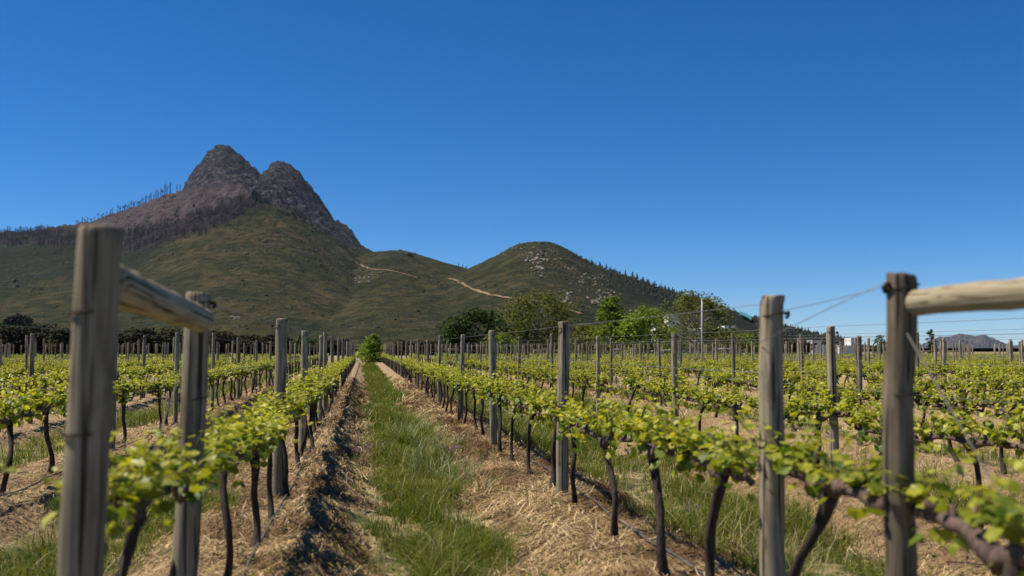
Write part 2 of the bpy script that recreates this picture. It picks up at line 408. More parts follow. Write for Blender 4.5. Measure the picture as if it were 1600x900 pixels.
green = mix(t, ramp(t, a2, [(.46, (0,0,0)), (.57, (.85,.85,.85))]), green, (.014,.020,.009))
green = mix(t, ramp(t, a3, [(.55, (0,0,0)), (.7, (.35,.35,.35))]), green, (.11,.09,.055))
rockc = ramp(t, a2, [(.36, (.012,.013,.019)), (.5, (.044,.043,.055)), (.64, (.12,.108,.125))])
a4 = noise(t, mapping(t, P, (1, .6, 1.6)), .09, 6, .75)
rockc = mix(t, ramp(t, a4, [(.44, (0,0,0)), (.56, (.9,.9,.9))]), rockc, (.012,.013,.017))
rockc = mix(t, ramp(t, a3, [(.55, (0,0,0)), (.68, (.7,.7,.7))]), rockc, (.14,.125,.145))
pinkc = ramp(t, a2, [(.35, (.036,.030,.034)), (.6, (.072,.056,.058)), (.75, (.11,.088,.084))])
charc = ramp(t, a2, [(.4, (.014,.013,.015)), (.65, (.036,.028,.028))])
gully_shade = noise(t, mapping(t, P, (1, 1, .22), (0, 0, .5)), .028, 5, .65, 1.2)  # gully shading put into the slope colour as dark streaks, not from relief
green = mix(t, ramp(t, gully_shade, [(.50, (0,0,0)), (.60, (.65,.65,.65))]), green, (.015,.021,.010))
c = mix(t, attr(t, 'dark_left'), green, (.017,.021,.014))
c = mix(t, attr(t, 'charred'), c, charc)
c = mix(t, attr(t, 'pink'), c, pinkc)
vc = N(t, 'ShaderNodeTexVoronoi', feature='DISTANCE_TO_EDGE'); vc.inputs['Scale'].default_value = 1.0
wv = N(t, 'ShaderNodeVectorMath', operation='ADD'); L.new(mapping(t, P, (.045, .03, .028)), wv.inputs[0]); nv = N(t, 'ShaderNodeTexNoise'); nv.inputs['Scale'].default_value = .03; L.new(P, nv.inputs['Vector']); L.new(nv.outputs['Color'], wv.inputs[1]); L.new(wv.outputs[0], vc.inputs['Vector'])
rockc = mix(t, ramp(t, vc.outputs['Distance'], [(.03, (.8,.8,.8)), (.12, (0,0,0))]), rockc, (.010,.011,.016))
c = mix(t, attr(t, 'rocky'), c, rockc)
c = mix(t, attr(t, 'dark_right'), c, (.015,.018,.013))
L.new(c, b.inputs['Base Color']); b.inputs['Roughness'].default_value = 1.0; b.inputs['Specular IOR Level'].default_value = .05
bump(t, b, math_(t, 'ADD', a2, math_(t, 'MULTIPLY', a3, .35)), 1.0, 9.0)
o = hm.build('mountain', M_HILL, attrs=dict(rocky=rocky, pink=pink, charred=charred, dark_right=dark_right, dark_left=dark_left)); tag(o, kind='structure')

# jagged blue range far off to the right
fx = np.arange(1380, 1700, 1.5); D0 = 8500.0
sil = np.interp(fx, [1380,1425,1440,1455,1470,1485,1500,1512,1525,1540,1555,1580,1640,1700], [548,547,538,530,526,525,521,522,525,523,529,540,543,548])
sil = sil + 1.8*fbm(fx/7., fx*0, 111, 3)
fm = MB(); rows_ = []
for tt in np.linspace(0, 1, 26):
    d = D0*(.78+.22*tt); top = (z_of(sil, D0)-EYE)
    X, Y = at(fx + (1-tt)*10*fbm(fx/12., fx*0+tt*3, 113, 2), d)
    h = top*tt + (1-tt)*tt*260*(ridged(fx/14., fx*0+tt*3, 115, 3)-.6)
    rows_.append(np.stack([X, Y, np.maximum(h, -8)+EYE], -1))
for tt in np.linspace(.05, 1, 8):
    X, Y = at(fx, D0*(1+.3*tt)); rows_.append(np.stack([X, Y, (z_of(sil, D0)-EYE)*(1-tt)+EYE-2], -1))
A = np.array(rows_); nr, nc = A.shape[:2]; idx = np.arange(nr*nc).reshape(nr, nc)
fm.add(A.reshape(-1, 3), np.stack([idx[:-1,:-1], idx[:-1,1:], idx[1:,1:], idx[1:,:-1]], -1).reshape(-1, 4))
M_FAR, t, b = mat('far_rock'); tc = N(t, 'ShaderNodeTexCoord')
t.links.new(ramp(t, noise(t, tc.outputs['Object'], .008, 5, .6), [(.35, (.026,.024,.032)), (.65, (.060,.053,.062))]), b.inputs['Base Color'])
o = fm.build('far_mountain', M_FAR); tag(o, kind='structure')

# -- things on the slopes
DSEARCH = np.concatenate([np.linspace(440, 3400, 1500)])
def on_hill(px, py):
    """first terrain point seen at a photo pixel: world x, y, z and distance"""
    h = hill_h(np.full(DSEARCH.shape, float(px)), DSEARCH); X, Y = at(px, DSEARCH)
    y_ = proj(X, Y, h+EYE)[1]
    ok = np.nonzero(y_ <= py)[0]
    k = ok[0] if len(ok) else int(np.argmin(y_))
    return float(X[k]), float(Y[k]), float(h[k]+EYE), float(DSEARCH[k])
def hill_z(x, y):
    d = y*cY + x*sY; l = x*cY - y*sY
    return hill_h(800 + F*l/(d*cP), d) + EYE

def drape(name, pts, width, m):
    pts = np.array(pts, float); sg = np.r_[0, np.cumsum(np.hypot(*np.diff(pts, axis=0).T))]; q = np.arange(0, sg[-1], 2.5)
    sp = lambda a: np.convolve(np.pad(np.interp(q, sg, a), 3, 'edge'), np.ones(7)/7, 'valid')
    P_ = np.array([on_hill(px, py)[:3] for px, py in zip(sp(pts[:, 0]), sp(pts[:, 1]))])
    ker = np.array([1, 2, 1])/4; xp = np.convolve(np.pad(P_[:, 0], 1, 'edge'), ker, 'valid'); yp = np.convolve(np.pad(P_[:, 1], 1, 'edge'), ker, 'valid')
    s_ = np.r_[0, np.cumsum(np.hypot(np.diff(xp), np.diff(yp)))]
    tx, ty = np.gradient(xp), np.gradient(yp); ln = np.hypot(tx, ty)+1e-9; nx, ny = -ty/ln, tx/ln
    wv = width*(.7+.5*vnoise(s_/25, s_*0, 5))
    rows = []
    for e in np.linspace(-1, 1, 5):
        X = xp+nx*wv*e*.5; Y = yp+ny*wv*e*.5; rows.append(np.stack([X, Y, hill_z(X, Y)+.9], -1))
    A = np.array(rows); nr, nc = A.shape[:2]; idx = np.arange(nr*nc).reshape(nr, nc)
    mb = MB(); mb.add(A.reshape(-1, 3), np.stack([idx[:-1,:-1], idx[:-1,1:], idx[1:,1:], idx[1:,:-1]], -1).reshape(-1, 4))
    return tag(mb.build(name, m), kind='structure')
M_TRACK = plain('bare_orange_earth', (.17,.112,.064), .95, .3, .05)
drape('dirt_track', [(553,409),(566,417),(580,422),(600,422),(625,427),(650,434),(676,440)], 2.6, M_TRACK)
drape('dirt_track', [(698,436),(714,438),(722,444),(736,452),(752,458),(772,463),(795,467),(830,471),(862,477),(890,486),(912,493)], 3.0, M_TRACK)

def blob(n_, rng, sx=1., sz=1.):
    """rough low bush: jittered octahedron-like clump"""
    th = np.arange(6)*PI/3
    V = [(0, 0, sz)] + [(math.cos(a)*.75, math.sin(a)*.75, sz*.62) for a in th] + [(math.cos(a+.5), math.sin(a+.5), sz*.1) for a in th]
    V = np.array(V)
    Fc = [(0, 1+i, 1+(i+1) % 6) for i in range(6)] + [(1+i, 7+i, 1+(i+1) % 6) for i in range(6)] + [(7+i, 7+(i+1) % 6, 1+(i+1) % 6) for i in range(6)]
    return V, np.array(Fc)
BV, BF = blob(0, None)
def scatter_blobs(mb, X, Y, Z, size, height, rng, mi=0):
    n = len(X); jit = rng.uniform(.65, 1.35, (n, len(BV), 1))
    V = BV[None]*jit*np.stack([size, size, height], -1)[:, None, :]
    V = V + np.stack([X, Y, Z], -1)[:, None, :]
    Fc = (BF[None] + (np.arange(n)*len(BV))[:, None, None]).reshape(-1, 3)
    mb.add(V.reshape(-1, 3), Fc, mi)
def hill_points(n, cond, rng, lo=450, hi=2600, pxr=(-60, 1400)):
    """random points on the slopes seen by the camera whose photo position passes cond(px, py)"""
    px = rng.uniform(*pxr, n); d = np.sqrt(rng.uniform(lo**2, hi**2, n))
    h = hill_h(px, d); X, Y = at(px, d); a_, b_, _ = proj(X, Y, h+EYE)
    k = (h > 3) & cond(a_, b_)
    return X[k], Y[k], h[k]+EYE, d[k]
rng = np.random.default_rng(3)
M_SCRUB = leaf_mat('scrub', (.030,.035,.015), (.012,.017,.008), (1,1,.6), .1, .9, .9)
mb = MB()
X, Y, Z, d = hill_points(30000, lambda a, b: (1.5*vnoise(a/45, b/15, 9) + .4*vnoise(a/11, b/5, 19) > .86+.25*rng.uniform(-1, 1, a.shape)*.5), rng)
s_ = rng.lognormal(-.05, .42, len(X))*(.6+d/2200); scatter_blobs(mb, X, Y, Z-.3, s_, s_*.8, rng)
tag(mb.build('hillside_scrub', M_SCRUB), 'dark green bushes dotted over the mountain and hill slopes', 'scrub', kind='stuff')

M_BURNT = plain('charred_trunk', (.03,.024,.022), .95); M_PINE = leaf_mat('pine_needles', (.030,.040,.020), (.012,.018,.010), (1,1,.7), .1, .9, .8)
def burnt_tree(mb, x, y, z, h, rng, s=1.0):
    p = [(x, y, z-1), (x+rng.uniform(-.3,.3), y, z+h*.5), (x+rng.uniform(-.6,.6), y, z+h)]
    add_tube(mb, p, [.42*s, .3*s, .12*s], 4, False)
    for k in range(3):
        zz = z+h*rng.uniform(.45, .95); q_ = rng.uniform(.3, .75)*s; V = BV*rng.uniform(.5, 1.4, (len(BV), 1))*np.array([q_, q_, q_*2.6])+np.array([x+rng.normal(0, .6), y, zz]); mb.add(V, BF)
    for k in range(4):
        a = rng.uniform(0, 2*PI); zz = z+h*rng.uniform(.55, .95); l = rng.uniform(.8, 2.2)*s
        add_tube(mb, [(x, y, zz), (x+math.cos(a)*l*.6, y+math.sin(a)*l*.6, zz+l*.5), (x+math.cos(a)*l, y+math.sin(a)*l, zz+l*1.2)], [.18*s, .12*s, .06], 3, False)
mb = MB()
X, Y, Z, d = hill_points(60000, lambda a, b: (a > -20) & (a < 445) & (b < np.interp(a, [-700,0,60,120,200,260,320,380,420,450], [520,384,384,394,396,383,367,342,322,310]) + 10*(vnoise(a/16, b/9, 4)-.5)) & (b > np.interp(a, [-700,0,60,120,200,260,320,380,420,450], [500,362,360,366,362,345,330,310,296,292]) + 14*(vnoise(a/12, b/9, 6)-.5)), rng, 1200, 2600, (-40, 460))
for i in range(min(len(X), 1500)): burnt_tree(mb, X[i], Y[i], Z[i], rng.uniform(7, 15), rng, 1.1)
tag(mb.build('burnt_woodland', M_BURNT), 'blackened burnt trees covering the mountain shoulder below the pale slope', 'woodland', kind='stuff')

def crest(px, R_):
    """crest of a ridge at a photo column"""
    dd = np.linspace(R_['D']*.85, R_['D']*1.12, 120); x0 = px
    h = hill_h(np.full(dd.shape, float(x0)), dd); X, Y = at(x0, dd); py = proj(X, Y, h+EYE)[1]
    k = int(np.argmin(py)); return float(X[k]), float(Y[k]), float(h[k]+EYE)
ORD = ['first','second','third','fourth','fifth','sixth','seventh','eighth','ninth','tenth','eleventh','twelfth','thirteenth','fourteenth','fifteenth','sixteenth','seventeenth','eighteenth','nineteenth','twentieth']
for t_ in ['twenty','thirty','forty','fifty']:
    if t_ != 'twenty': ORD.append({'thirty':'thirtieth','forty':'fortieth','fifty':'fiftieth'}[t_])
    ORD += [t_+'-'+o_ for o_ in ORD[:9]]
rng = np.random.default_rng(17)
bpx = sorted(list(np.linspace(116, 180, 14)+rng.uniform(-2, 2, 14)) + list(np.linspace(184, 240, 22)+rng.uniform(-1.5, 1.5, 22)) + list(np.linspace(243, 265, 9)+rng.uniform(-1, 1, 9)) + [274, 279.5])
for i, px in enumerate(bpx):
    x, y, z = crest(px*1.0 - 3, RIDGES[0])
    h = float(np.interp(px, [110, 180, 235, 245, 265, 280], [8, 13, 19, 27, 29, 23]))*rng.uniform(.6, 1.1)
    m_ = MB(); burnt_tree(m_, 0, 0, 0, h, rng, 2.0)
    o = m_.build('burnt_tree', M_BURNT, loc=(x, y, z-.5))
    tag(o, f'bare burnt tree on the mountain skyline, {ORD[i]} from the left below the summit cliff', 'tree', 'burnt trees along the mountain skyline')

def pine(mb, x, y, z, h, rng, wd=.28):
    add_tube(mb, [(x, y, z-1), (x, y, z+h*.5)], [.25, .15], 4, False, mi=1)
    for k in range(4):
        z0 = z+h*(.15+.2*k); r = h*wd*(1-.2*k)*rng.uniform(.8, 1.2); n = 7
        a = np.arange(n)*2*PI/n+rng.uniform(0, 1); rj = r*rng.uniform(.6, 1.25, n)
        V = np.vstack([[x+rng.uniform(-.2,.2), y, z0+h*.34], np.stack([x+np.cos(a)*rj, y+np.sin(a)*rj, z0+rng.uniform(-.05,.05,n)*h], -1)])
        mb.add(V, np.array([(0, 1+i, 1+(i+1) % n) for i in range(n)]), 0, float(rng.uniform(.05, 1)))
mb = MB()
sil3 = lambda a: np.interp(a, [p_[0] for p_ in RIDGES[2]['pts']], [p_[1] for p_ in RIDGES[2]['pts']])
X, Y, Z, d = hill_points(30000, lambda a, b: (a > 900) & (a < 1330) & (b - sil3(a) < np.interp(a, [900, 960, 1050, 1150, 1300], [6, 14, 34, 40, 20])*(.6+.6*vnoise(a/22, b/10, 14))), rng, 700, 1700, (890, 1340))
a_, b_, _ = proj(X, Y, Z); k_ = ~((a_ > 1140) & (a_ < 1178) & (b_ > 484) & (b_ < 522)); X, Y, Z = X[k_], Y[k_], Z[k_]
for i in range(min(len(X), 1300)): (pine(mb, X[i], Y[i], Z[i], rng.uniform(2.5, 7.5), rng, rng.uniform(.2, .36)) if i % 2 else scatter_blobs(mb, X[i:i+1], Y[i:i+1], Z[i:i+1]+.5, rng.uniform(1.2, 2.6, 1), rng.uniform(1.5, 3.6, 1), rng))
tag(mb.build('pine_plantation', [M_PINE, M_BURNT], smooth=False), 'dark pines covering the falling flank of the rocky hill', 'woodland', kind='stuff')
ppx = [716, 722, 728, 902, 932, 938, 948, 955, 962, 970, 978, 989, 996, 1006, 1012, 1024, 1034, 1041, 1052, 1068, 1084, 1092, 1112]
for i, px in enumerate(ppx):
    R_ = RIDGES[1] if px < 735 else RIDGES[2]
    x, y, z = crest(px, R_); m_ = MB(); pine(m_, 0, 0, 0, rng.uniform(4.5, 11)*(.8 if px < 735 else 1), rng, rng.uniform(.2, .38))
    o = m_.build('pine_tree', [M_PINE, M_BURNT], loc=(x, y, z-.8), smooth=False)
    lab = (f'dark pine on the low saddle between mountain and rocky hill, {ORD[i]} of three' if px < 735 else
           f'small dark pine on the skyline of the rocky hill, {ORD[i-3]} going down its slope')
    tag(o, lab, 'tree', 'pines along the hill skyline')

M_ROCK = plain('pale_granite', (.20,.17,.145), .95, .3, .4)
mb = MB()
def rocks(cx, cy, wx, wy, n, smin, smax):
    for k in range(n):
        px, py = rng.normal(cx, wx), rng.normal(cy, wy); x, y, z, d = on_hill(px, py); s_ = rng.uniform(smin, smax)
        V = BV*rng.uniform(.6, 1.3, (len(BV), 1))*np.array([s_, s_, s_*.8]) + np.array([x, y, z-s_*.15]); mb.add(V, BF)
for a_ in [(838,410,8,10,70,.9,3.0),(848,398,10,6,22,.8,1.8),(866,397,5,5,16,.8,1.8),(893,420,6,4,18,.8,2.0),(912,434,14,5,26,.7,1.6),(935,436,9,5,18,.8,1.8),(944,456,10,6,26,.8,2.2),(882,467,9,6,30,.8,2.0),(934,470,7,4,16,.8,2.0),(902,448,10,6,14,.6,1.4),(806,388,6,3,14,.8,2.0),(784,396,6,2,10,.8,2.0),(566,435,8,4,30,.9,2.4),(584,428,6,3,10,.8,1.6),(362,497,5,2.5,8,.8,2.0),(820,396,10,5,14,.6,1.5)]: rocks(*a_)
tag(mb.build('boulder_scree', M_ROCK, smooth=False), 'pale granite boulders scattered in patches over the hillside', 'rocks', kind='stuff')

# ------------------------------------------------------------------ posts
def post_mesh(seed, h=1.7, r=.053, bury=.25, lean=(0., 0.)):
    rg = np.random.default_rng(seed); zs = np.concatenate([np.linspace(-bury, h-.05, 11), [h-.018, h-.004, h]])
    bend = .006*np.cumsum(rg.normal(0, .6, len(zs)))
    path = np.stack([lean[0]*zs/h + bend, lean[1]*zs/h - bend*.6, zs], -1)
    rad = r*(1.05 - .1*(zs+bury)/(h+bury))*(1+.02*rg.uniform(-1, 1, len(zs))); rad[-3:] *= (1.0, .985, .92)
    mb = MB(); n = 18; a = np.arange(n)*2*PI/n; oval = 1+.03*np.cos(2*a+rg.uniform(0, 6))+.012*rg.uniform(-1, 1, n)
    chip = -.0022*np.abs(rg.normal(0, 1, n)); tl = rg.normal(0, .07, 2)
    V = np.concatenate([path[i]+np.stack([np.cos(a)*rad[i]*oval, np.sin(a)*rad[i]*oval, (i >= len(zs)-2)*(chip+rad[i]*(np.cos(a)*tl[0]+np.sin(a)*tl[1]))], -1) for i in range(len(zs))] + [path[-1:]])
    i = np.arange(len(zs)-1)[:, None]*n; j = np.arange(n)[None]; k = (j+1) % n
    mb.add(V, np.stack([i+j, i+k, i+n+k, i+n+j], -1).reshape(-1, 4)); b0 = (len(zs)-1)*n
    mb.f.append(np.stack([np.full(n, len(V)-1), b0+np.arange(n), b0+(np.arange(n)+1) % n], -1)); mb.m.append(np.zeros(n, np.int32))
    return mb
def ring(z, r, cx=0, cy=0, thick=.003, tilt=.0):
    a = np.linspace(0, 2*PI, 25); p = np.stack([cx+np.cos(a)*r, cy+np.sin(a)*r, z+tilt*np.cos(a)], -1); mb = MB(); add_tube(mb, p, thick, 5, False); return mb
POSTS = [post_mesh(100+i, 1.62+.03*i, .047+.0025*i).data('vine_post', M_POST) for i in range(6)]
def tie_mesh(h, r, seed):
    """twisted wire tie with loose ends near a post top"""
    rg = np.random.default_rng(seed); mb = MB()
    a = np.linspace(0, 2*PI, 15); add_tube(mb, np.stack([np.cos(a)*(r+.003), np.sin(a)*(r+.003), h+.01*np.cos(a)], -1), .0035, 4, False)
    s_ = rg.choice([-1, 1]); add_tube(mb, [(r*s_*.98, 0, h), (s_*(r+.018), .01, h+.006), (s_*(r+.022), -.012, h+.0), (s_*(r+.012), .0, h-.016)], .009, 5)
    return mb
TIES = [tie_mesh(1.55+.03*i, .049+.0024*i, 50+i).data('wire_tie', M_RUST) for i in range(6)]

def rowname(k):
    return f'{ORD[k-1]} row right of grass path' if k >= 1 else f'{ORD[-k]} row left of grass path'
rg = np.random.default_rng(23)
special = {}      # zc of posts that were measured on the photograph
post_list = []    # (zc, X, Y, k, seq)
ZC = {1: [9.72+5.1*i for i in range(19)], 0: [9.72, 14.2, 18.2, 22.2]+[27+5.0*i for i in range(15)],
      -1: [14.1+4.75*i for i in range(19)], -2: [18.9+4.8*i for i in range(18)],
      2: [9.88, 14.8, 19.7]+[24.7+5.0*i for i in range(16)], 3: [14.9, 19.8]+[24.8+5.0*i for i in range(16)]}
for k in range(-17, 34):
    X = row_x(k)
    if k in ZC: zs = ZC[k]
    else:
        z0 = 9.6 + rg.uniform(-.5, .5) + (0 if k > 0 else rg.uniform(0, 4)); zs = [z0+4.4*i + rg.uniform(-.2, .2) for i in range(32)]
    for zc in zs:
        Y = row_y(X, zc)
        if Y > ROW_END or Y < 2: continue
        post_list.append([zc, X + rg.uniform(-.04, .04)*(0 if zc < 11 else 1), Y, k])
def in_frame(X, Y, z, m=0):
    px, py, zc = proj(X, Y, z); return -m < px < 1600+m and zc > 1
vis = [p for p in post_list if in_frame(p[1], p[2], 1.5)]
vis.sort(key=lambda p: p[0])
IND = 290
chosen = vis[:IND]; rest = [p for p in post_list if p not in chosen and in_frame(p[1], p[2], 1.5, 420)]

# posts nearest the camera, each with its own shape
def near_post(X, zc, h, r, lean, seed, label, parts=(), m=M_POST):
    Y = row_y(X, zc); z = float(ground_h(X, Y))
    t_ = empty('vine_post', (X, Y, z), label, 'post', 'posts along the vine rows')
    o = post_mesh(seed, h-z, r, lean=lean).build('shaft', m, t_)
    for p in parts: p(t_, h-z, r, lean)
    return t_
def band(z): return lambda t_, h, r, ln: ring(z, r*1.03, ln[0]*z/h, ln[1]*z/h, .0045, .004).build('wire_band', M_RUST, t_)
def lug(side, dz, size=.014):
    def f_(t_, h, r, ln):
        mb = MB(); s_ = side; cx, cy = ln
        add_tube(mb, [(cx+s_*(r-.004), cy, h-dz), (cx+s_*(r+.014), cy-.012, h-dz+.01), (cx+s_*(r+.02), cy+.004, h-dz-.004), (cx+s_*(r+.008), cy+.01, h-dz-.02)], size*.55, 6)
        a = np.linspace(0, 2*PI, 15); add_tube(mb, np.stack([cx+np.cos(a)*(r+.002), cy+np.sin(a)*(r+.002), h-dz+.01*np.cos(a)], -1), .003, 4, False)
        mb.build('wire_tie', M_RUST, t_)
    return f_
def whisker(side, dz):
    def f_(t_, h, r, ln):
        mb = MB(); cx, cy = ln
        add_tube(mb, [(cx+side*r, cy, h-dz), (cx+side*(r+.03), cy-.01, h-dz+.02), (cx+side*(r+.06), cy-.03, h-dz+.018), (cx+side*(r+.085), cy-.03, h-dz+.008)], .003, 5)
        add_tube(mb, [(cx+side*r, cy, h-dz), (cx+side*(r+.05), cy-.02, h-dz-.03), (cx+side*(r+.10), cy-.03, h-dz-.055)], .0035, 5)
        mb.build('loose_wire_end', M_STAY, t_)
    return f_
pA = near_post(XL1+.035-.05, 2.86, 1.79, .062, (.05, 0), 1, 'thick weathered end post with two dark wire bands, carrying the sloping rail', [band(1.545), band(1.2)], M_POST_MID)
pB = near_post(XL1-.02, 4.72, 1.70, .059, (.04, 0), 2, 'grey post behind the banded end post, with the rail butting against its top', [lug(1, .05), whisker(1, .045), lug(-1, .5)])
pC = near_post(XR1+.0-.03, 3.56, 1.705, .0535, (.045, 0), 3, 'dark brown post carrying the round pale rail near its top', [lug(-1, .045, .02), band(1.28)], M_POST_DARK)
pD = near_post(XR1-.0-.02, 4.70, 1.69, .0575, (.035, 0), 4, 'thick pale grey post leaning slightly, behind the dark rail post', [lug(1, .09), band(.98)])
pE = near_post(XR1, 1.80, 1.72, .062, (0, 0), 5, 'weathered end post carrying the near end of the round pale rail', [band(1.5)])
NEARP = {0: 2, 1: 2}

def brace(name, p0, p1, r0, r1, m, label, seed):
    rg_ = np.random.default_rng(seed); n = 14; tt = np.linspace(0, 1, n)
    p0, p1 = Vector(p0), Vector(p1); L_ = (p1-p0).length
    path = np.stack([rg_.normal(0, .0022, n), rg_.normal(0, .0022, n), L_*tt], -1)
    rad = (r0+(r1-r0)*tt)*(1+.018*rg_.uniform(-1, 1, n))
    path = np.vstack([[0, 0, -.018], [0, 0, -.012], path, [0, 0, L_+.012], [0, 0, L_+.018]]); rad = np.concatenate([[r0*.55, r0*.85], rad, [r1*.85, r1*.55]])
    mb = MB(); add_tube(mb, path, rad, 18, True, .012, rng=rg_)
    t_ = empty(name, p0, label, 'rail', 'brace rails between end posts'); t_.rotation_mode = 'QUATERNION'; t_.rotation_quaternion = (p1-p0).to_track_quat('Z', 'Y')
    mb.build('pole', m, t_)
    up = t_.rotation_quaternion.inverted() @ Vector((-.3, -.2, .93)).normalized(); up.z = 0; u = np.array(up.normalized())
    for q_ in (.12, .5, .8):
        c_ = np.array([0, 0, L_*q_]); nb = MB(); add_tube(nb, [c_+u*r0*.9, c_+u*(r0*1.05)], .011, 8); nb.build('nail_knot', M_RUST, t_)
    return t_
yA, yB, yC, yD, yE = row_y(XL1, 2.86), row_y(XL1, 4.72), row_y(XR1, 3.56), row_y(XR1, 4.7), row_y(XR1, 1.8)
brace('brace_rail', (XL1+.045, yA+.075, 1.635), (XL1+.05, yB-.075, 1.572), .066, .058, M_RAIL, 'pale stripped pole braced between the banded end post and the post behind', 5)
brace('brace_rail', (XR1+.02, yC-.07, 1.60), (XR1+.02, yE+.08, 1.60), .046, .05, M_RAIL, 'round cream brace pole running forward from the dark brown rail post', 6)

# ordinal of a post among those of its row that the picture shows
by_row = {}
for p in vis: by_row.setdefault(p[3], []).append(p)
for k, v in by_row.items():
    for i, p in enumerate(sorted(v, key=lambda p: p[0])): p.append(i + NEARP.get(k, 0))
rp = np.random.default_rng(31)
for p in chosen:
    zc, X, Y, k, i = p
    v = int(rp.integers(0, 6)); z = float(ground_h(X, Y))
    o = link('vine_post', POSTS[v], None, (X, Y, z)); o.rotation_euler = (rp.normal(0, .012), rp.normal(0, .012), rp.uniform(0, 6.28))
    sc_ = {(1, 2): (1.0, 1.70), (0, 2): (1.04, 1.73), (0, 3): (1.0, 1.69)}.get((k, i), ((1.0 + rp.uniform(-.06, .06))*(1 if k in (0, 1) and zc < 16 else .80), 1.62+rp.uniform(0, .14)+(.05 if zc > 20 else 0)))
    o.scale = (sc_[0], sc_[0], (sc_[1]-z)/(1.62+.03*v))
    tag(o, f'grey wooden trellis post, {ORD[i]} from the front in {rowname(k)}', 'post', 'posts along the vine rows')
    if zc < 32:
        c_ = link('wire_tie', TIES[v], o)
mb = MB()
for zc, X, Y, k, *_ in rest:
    z = float(ground_h(X, Y)); h = 1.68+rp.uniform(0, .22)
    add_tube(mb, [(X, Y, z-.1), (X+rp.normal(0, .02), Y, h)], .040, 6, True)
tag(mb.build('distant_posts', M_POST), 'grey trellis posts thinning out over the far half of the vineyard', 'posts', kind='stuff')

# far end frames with a pale cross rail
for i, (px, wpx, zc) in enumerate([(708,14,92),(844,20,96),(874,16,90),(964,18,98),(993,14,100),(1040,22,96),(1128,26,84),(1158,14,88),(1445,30,60),(1490,34,62)]):
    x, y = at(px-wpx/2, zc); x2, y2 = at(px+wpx/2, zc*1.01); z = float(ground_h(x, y))
    t_ = empty('row_end_trellis', (x, y, z), f'far row end trellis, two posts under a pale cross rail, {ORD[i]} from the left', 'trellis', 'trellises at far row ends')
    m_ = MB(); add_tube(m_, [(0, 0, -.1), (0, 0, 1.5)], .05, 7); m_.build('post', M_POST, t_)
    m_ = MB(); add_tube(m_, [(x2-x, y2-y, -.1), (x2-x, y2-y, 1.5)], .05, 7); m_.build('post', M_POST, t_)
    m_ = MB(); add_tube(m_, [(.06, -.055, 1.36), ((x2-x)-.06, y2-y-.055, 1.40)], .05, 8); m_.build('rail', M_WHITE if i in (3, 5, 6) else M_RAIL, t_)

# ------------------------------------------------------------------ vines
LEAF_A = np.radians([180, 205, 232, 255, 285, 312, 340, 0, 20, 48, 75, 105, 128, 155])
LEAF_R = np.array([.30, .70, .66, .84, .74, .96, .82, 1.05, .82, .96, .74, .84, .66, .70])
def leaf_shape():
    V = np.stack([np.cos(LEAF_A)*LEAF_R, np.sin(LEAF_A)*LEAF_R, np.zeros(len(LEAF_A))], -1)
    V[:, 0] += .28
    return np.vstack([[.18, 0, 0], V])
LV = leaf_shape(); n_o = len(LEAF_A); LF = np.array([(0, 1+i, 1+(i+1) % n_o) for i in range(n_o)])
QV = np.array([(-.1, 0, 0), (.45, -.62, .02), (1.2, 0, 0), (.45, .62, .02)]); QF = np.array([(0, 1, 2, 3)])
def unit(v): return v/(np.linalg.norm(v, axis=-1, keepdims=True)+1e-9)
def put_leaves(mb, pos, direc, norm, size, tint, rng, lv=LV, lf=LF, fold=True, mi=0):
    n = len(pos)
    ex = unit(direc); nz_ = unit(norm - ex*np.sum(norm*ex, -1, keepdims=True)); ey = np.cross(nz_, ex)
    loc = np.repeat(lv[None], n, 0).copy()
    if fold:
        up = rng.uniform(-.15, .45, (n, 1)); loc[:, :, 2] += np.abs(loc[:, :, 1])*up - (loc[:, :, 0]**2)*rng.uniform(-.05, .35, (n, 1)) + rng.normal(0, .035, loc.shape[:2])
    V = pos[:, None, :] + size[:, None, None]*(loc[:, :, :1]*ex[:, None] + loc[:, :, 1:2]*ey[:, None] + loc[:, :, 2:]*nz_[:, None])
    Fc = (lf[None] + (np.arange(n)*len(lv))[:, None, None]).reshape(-1, lf.shape[1])
    mb.add(V.reshape(-1, 3), Fc, mi, np.repeat(tint, len(lv)))
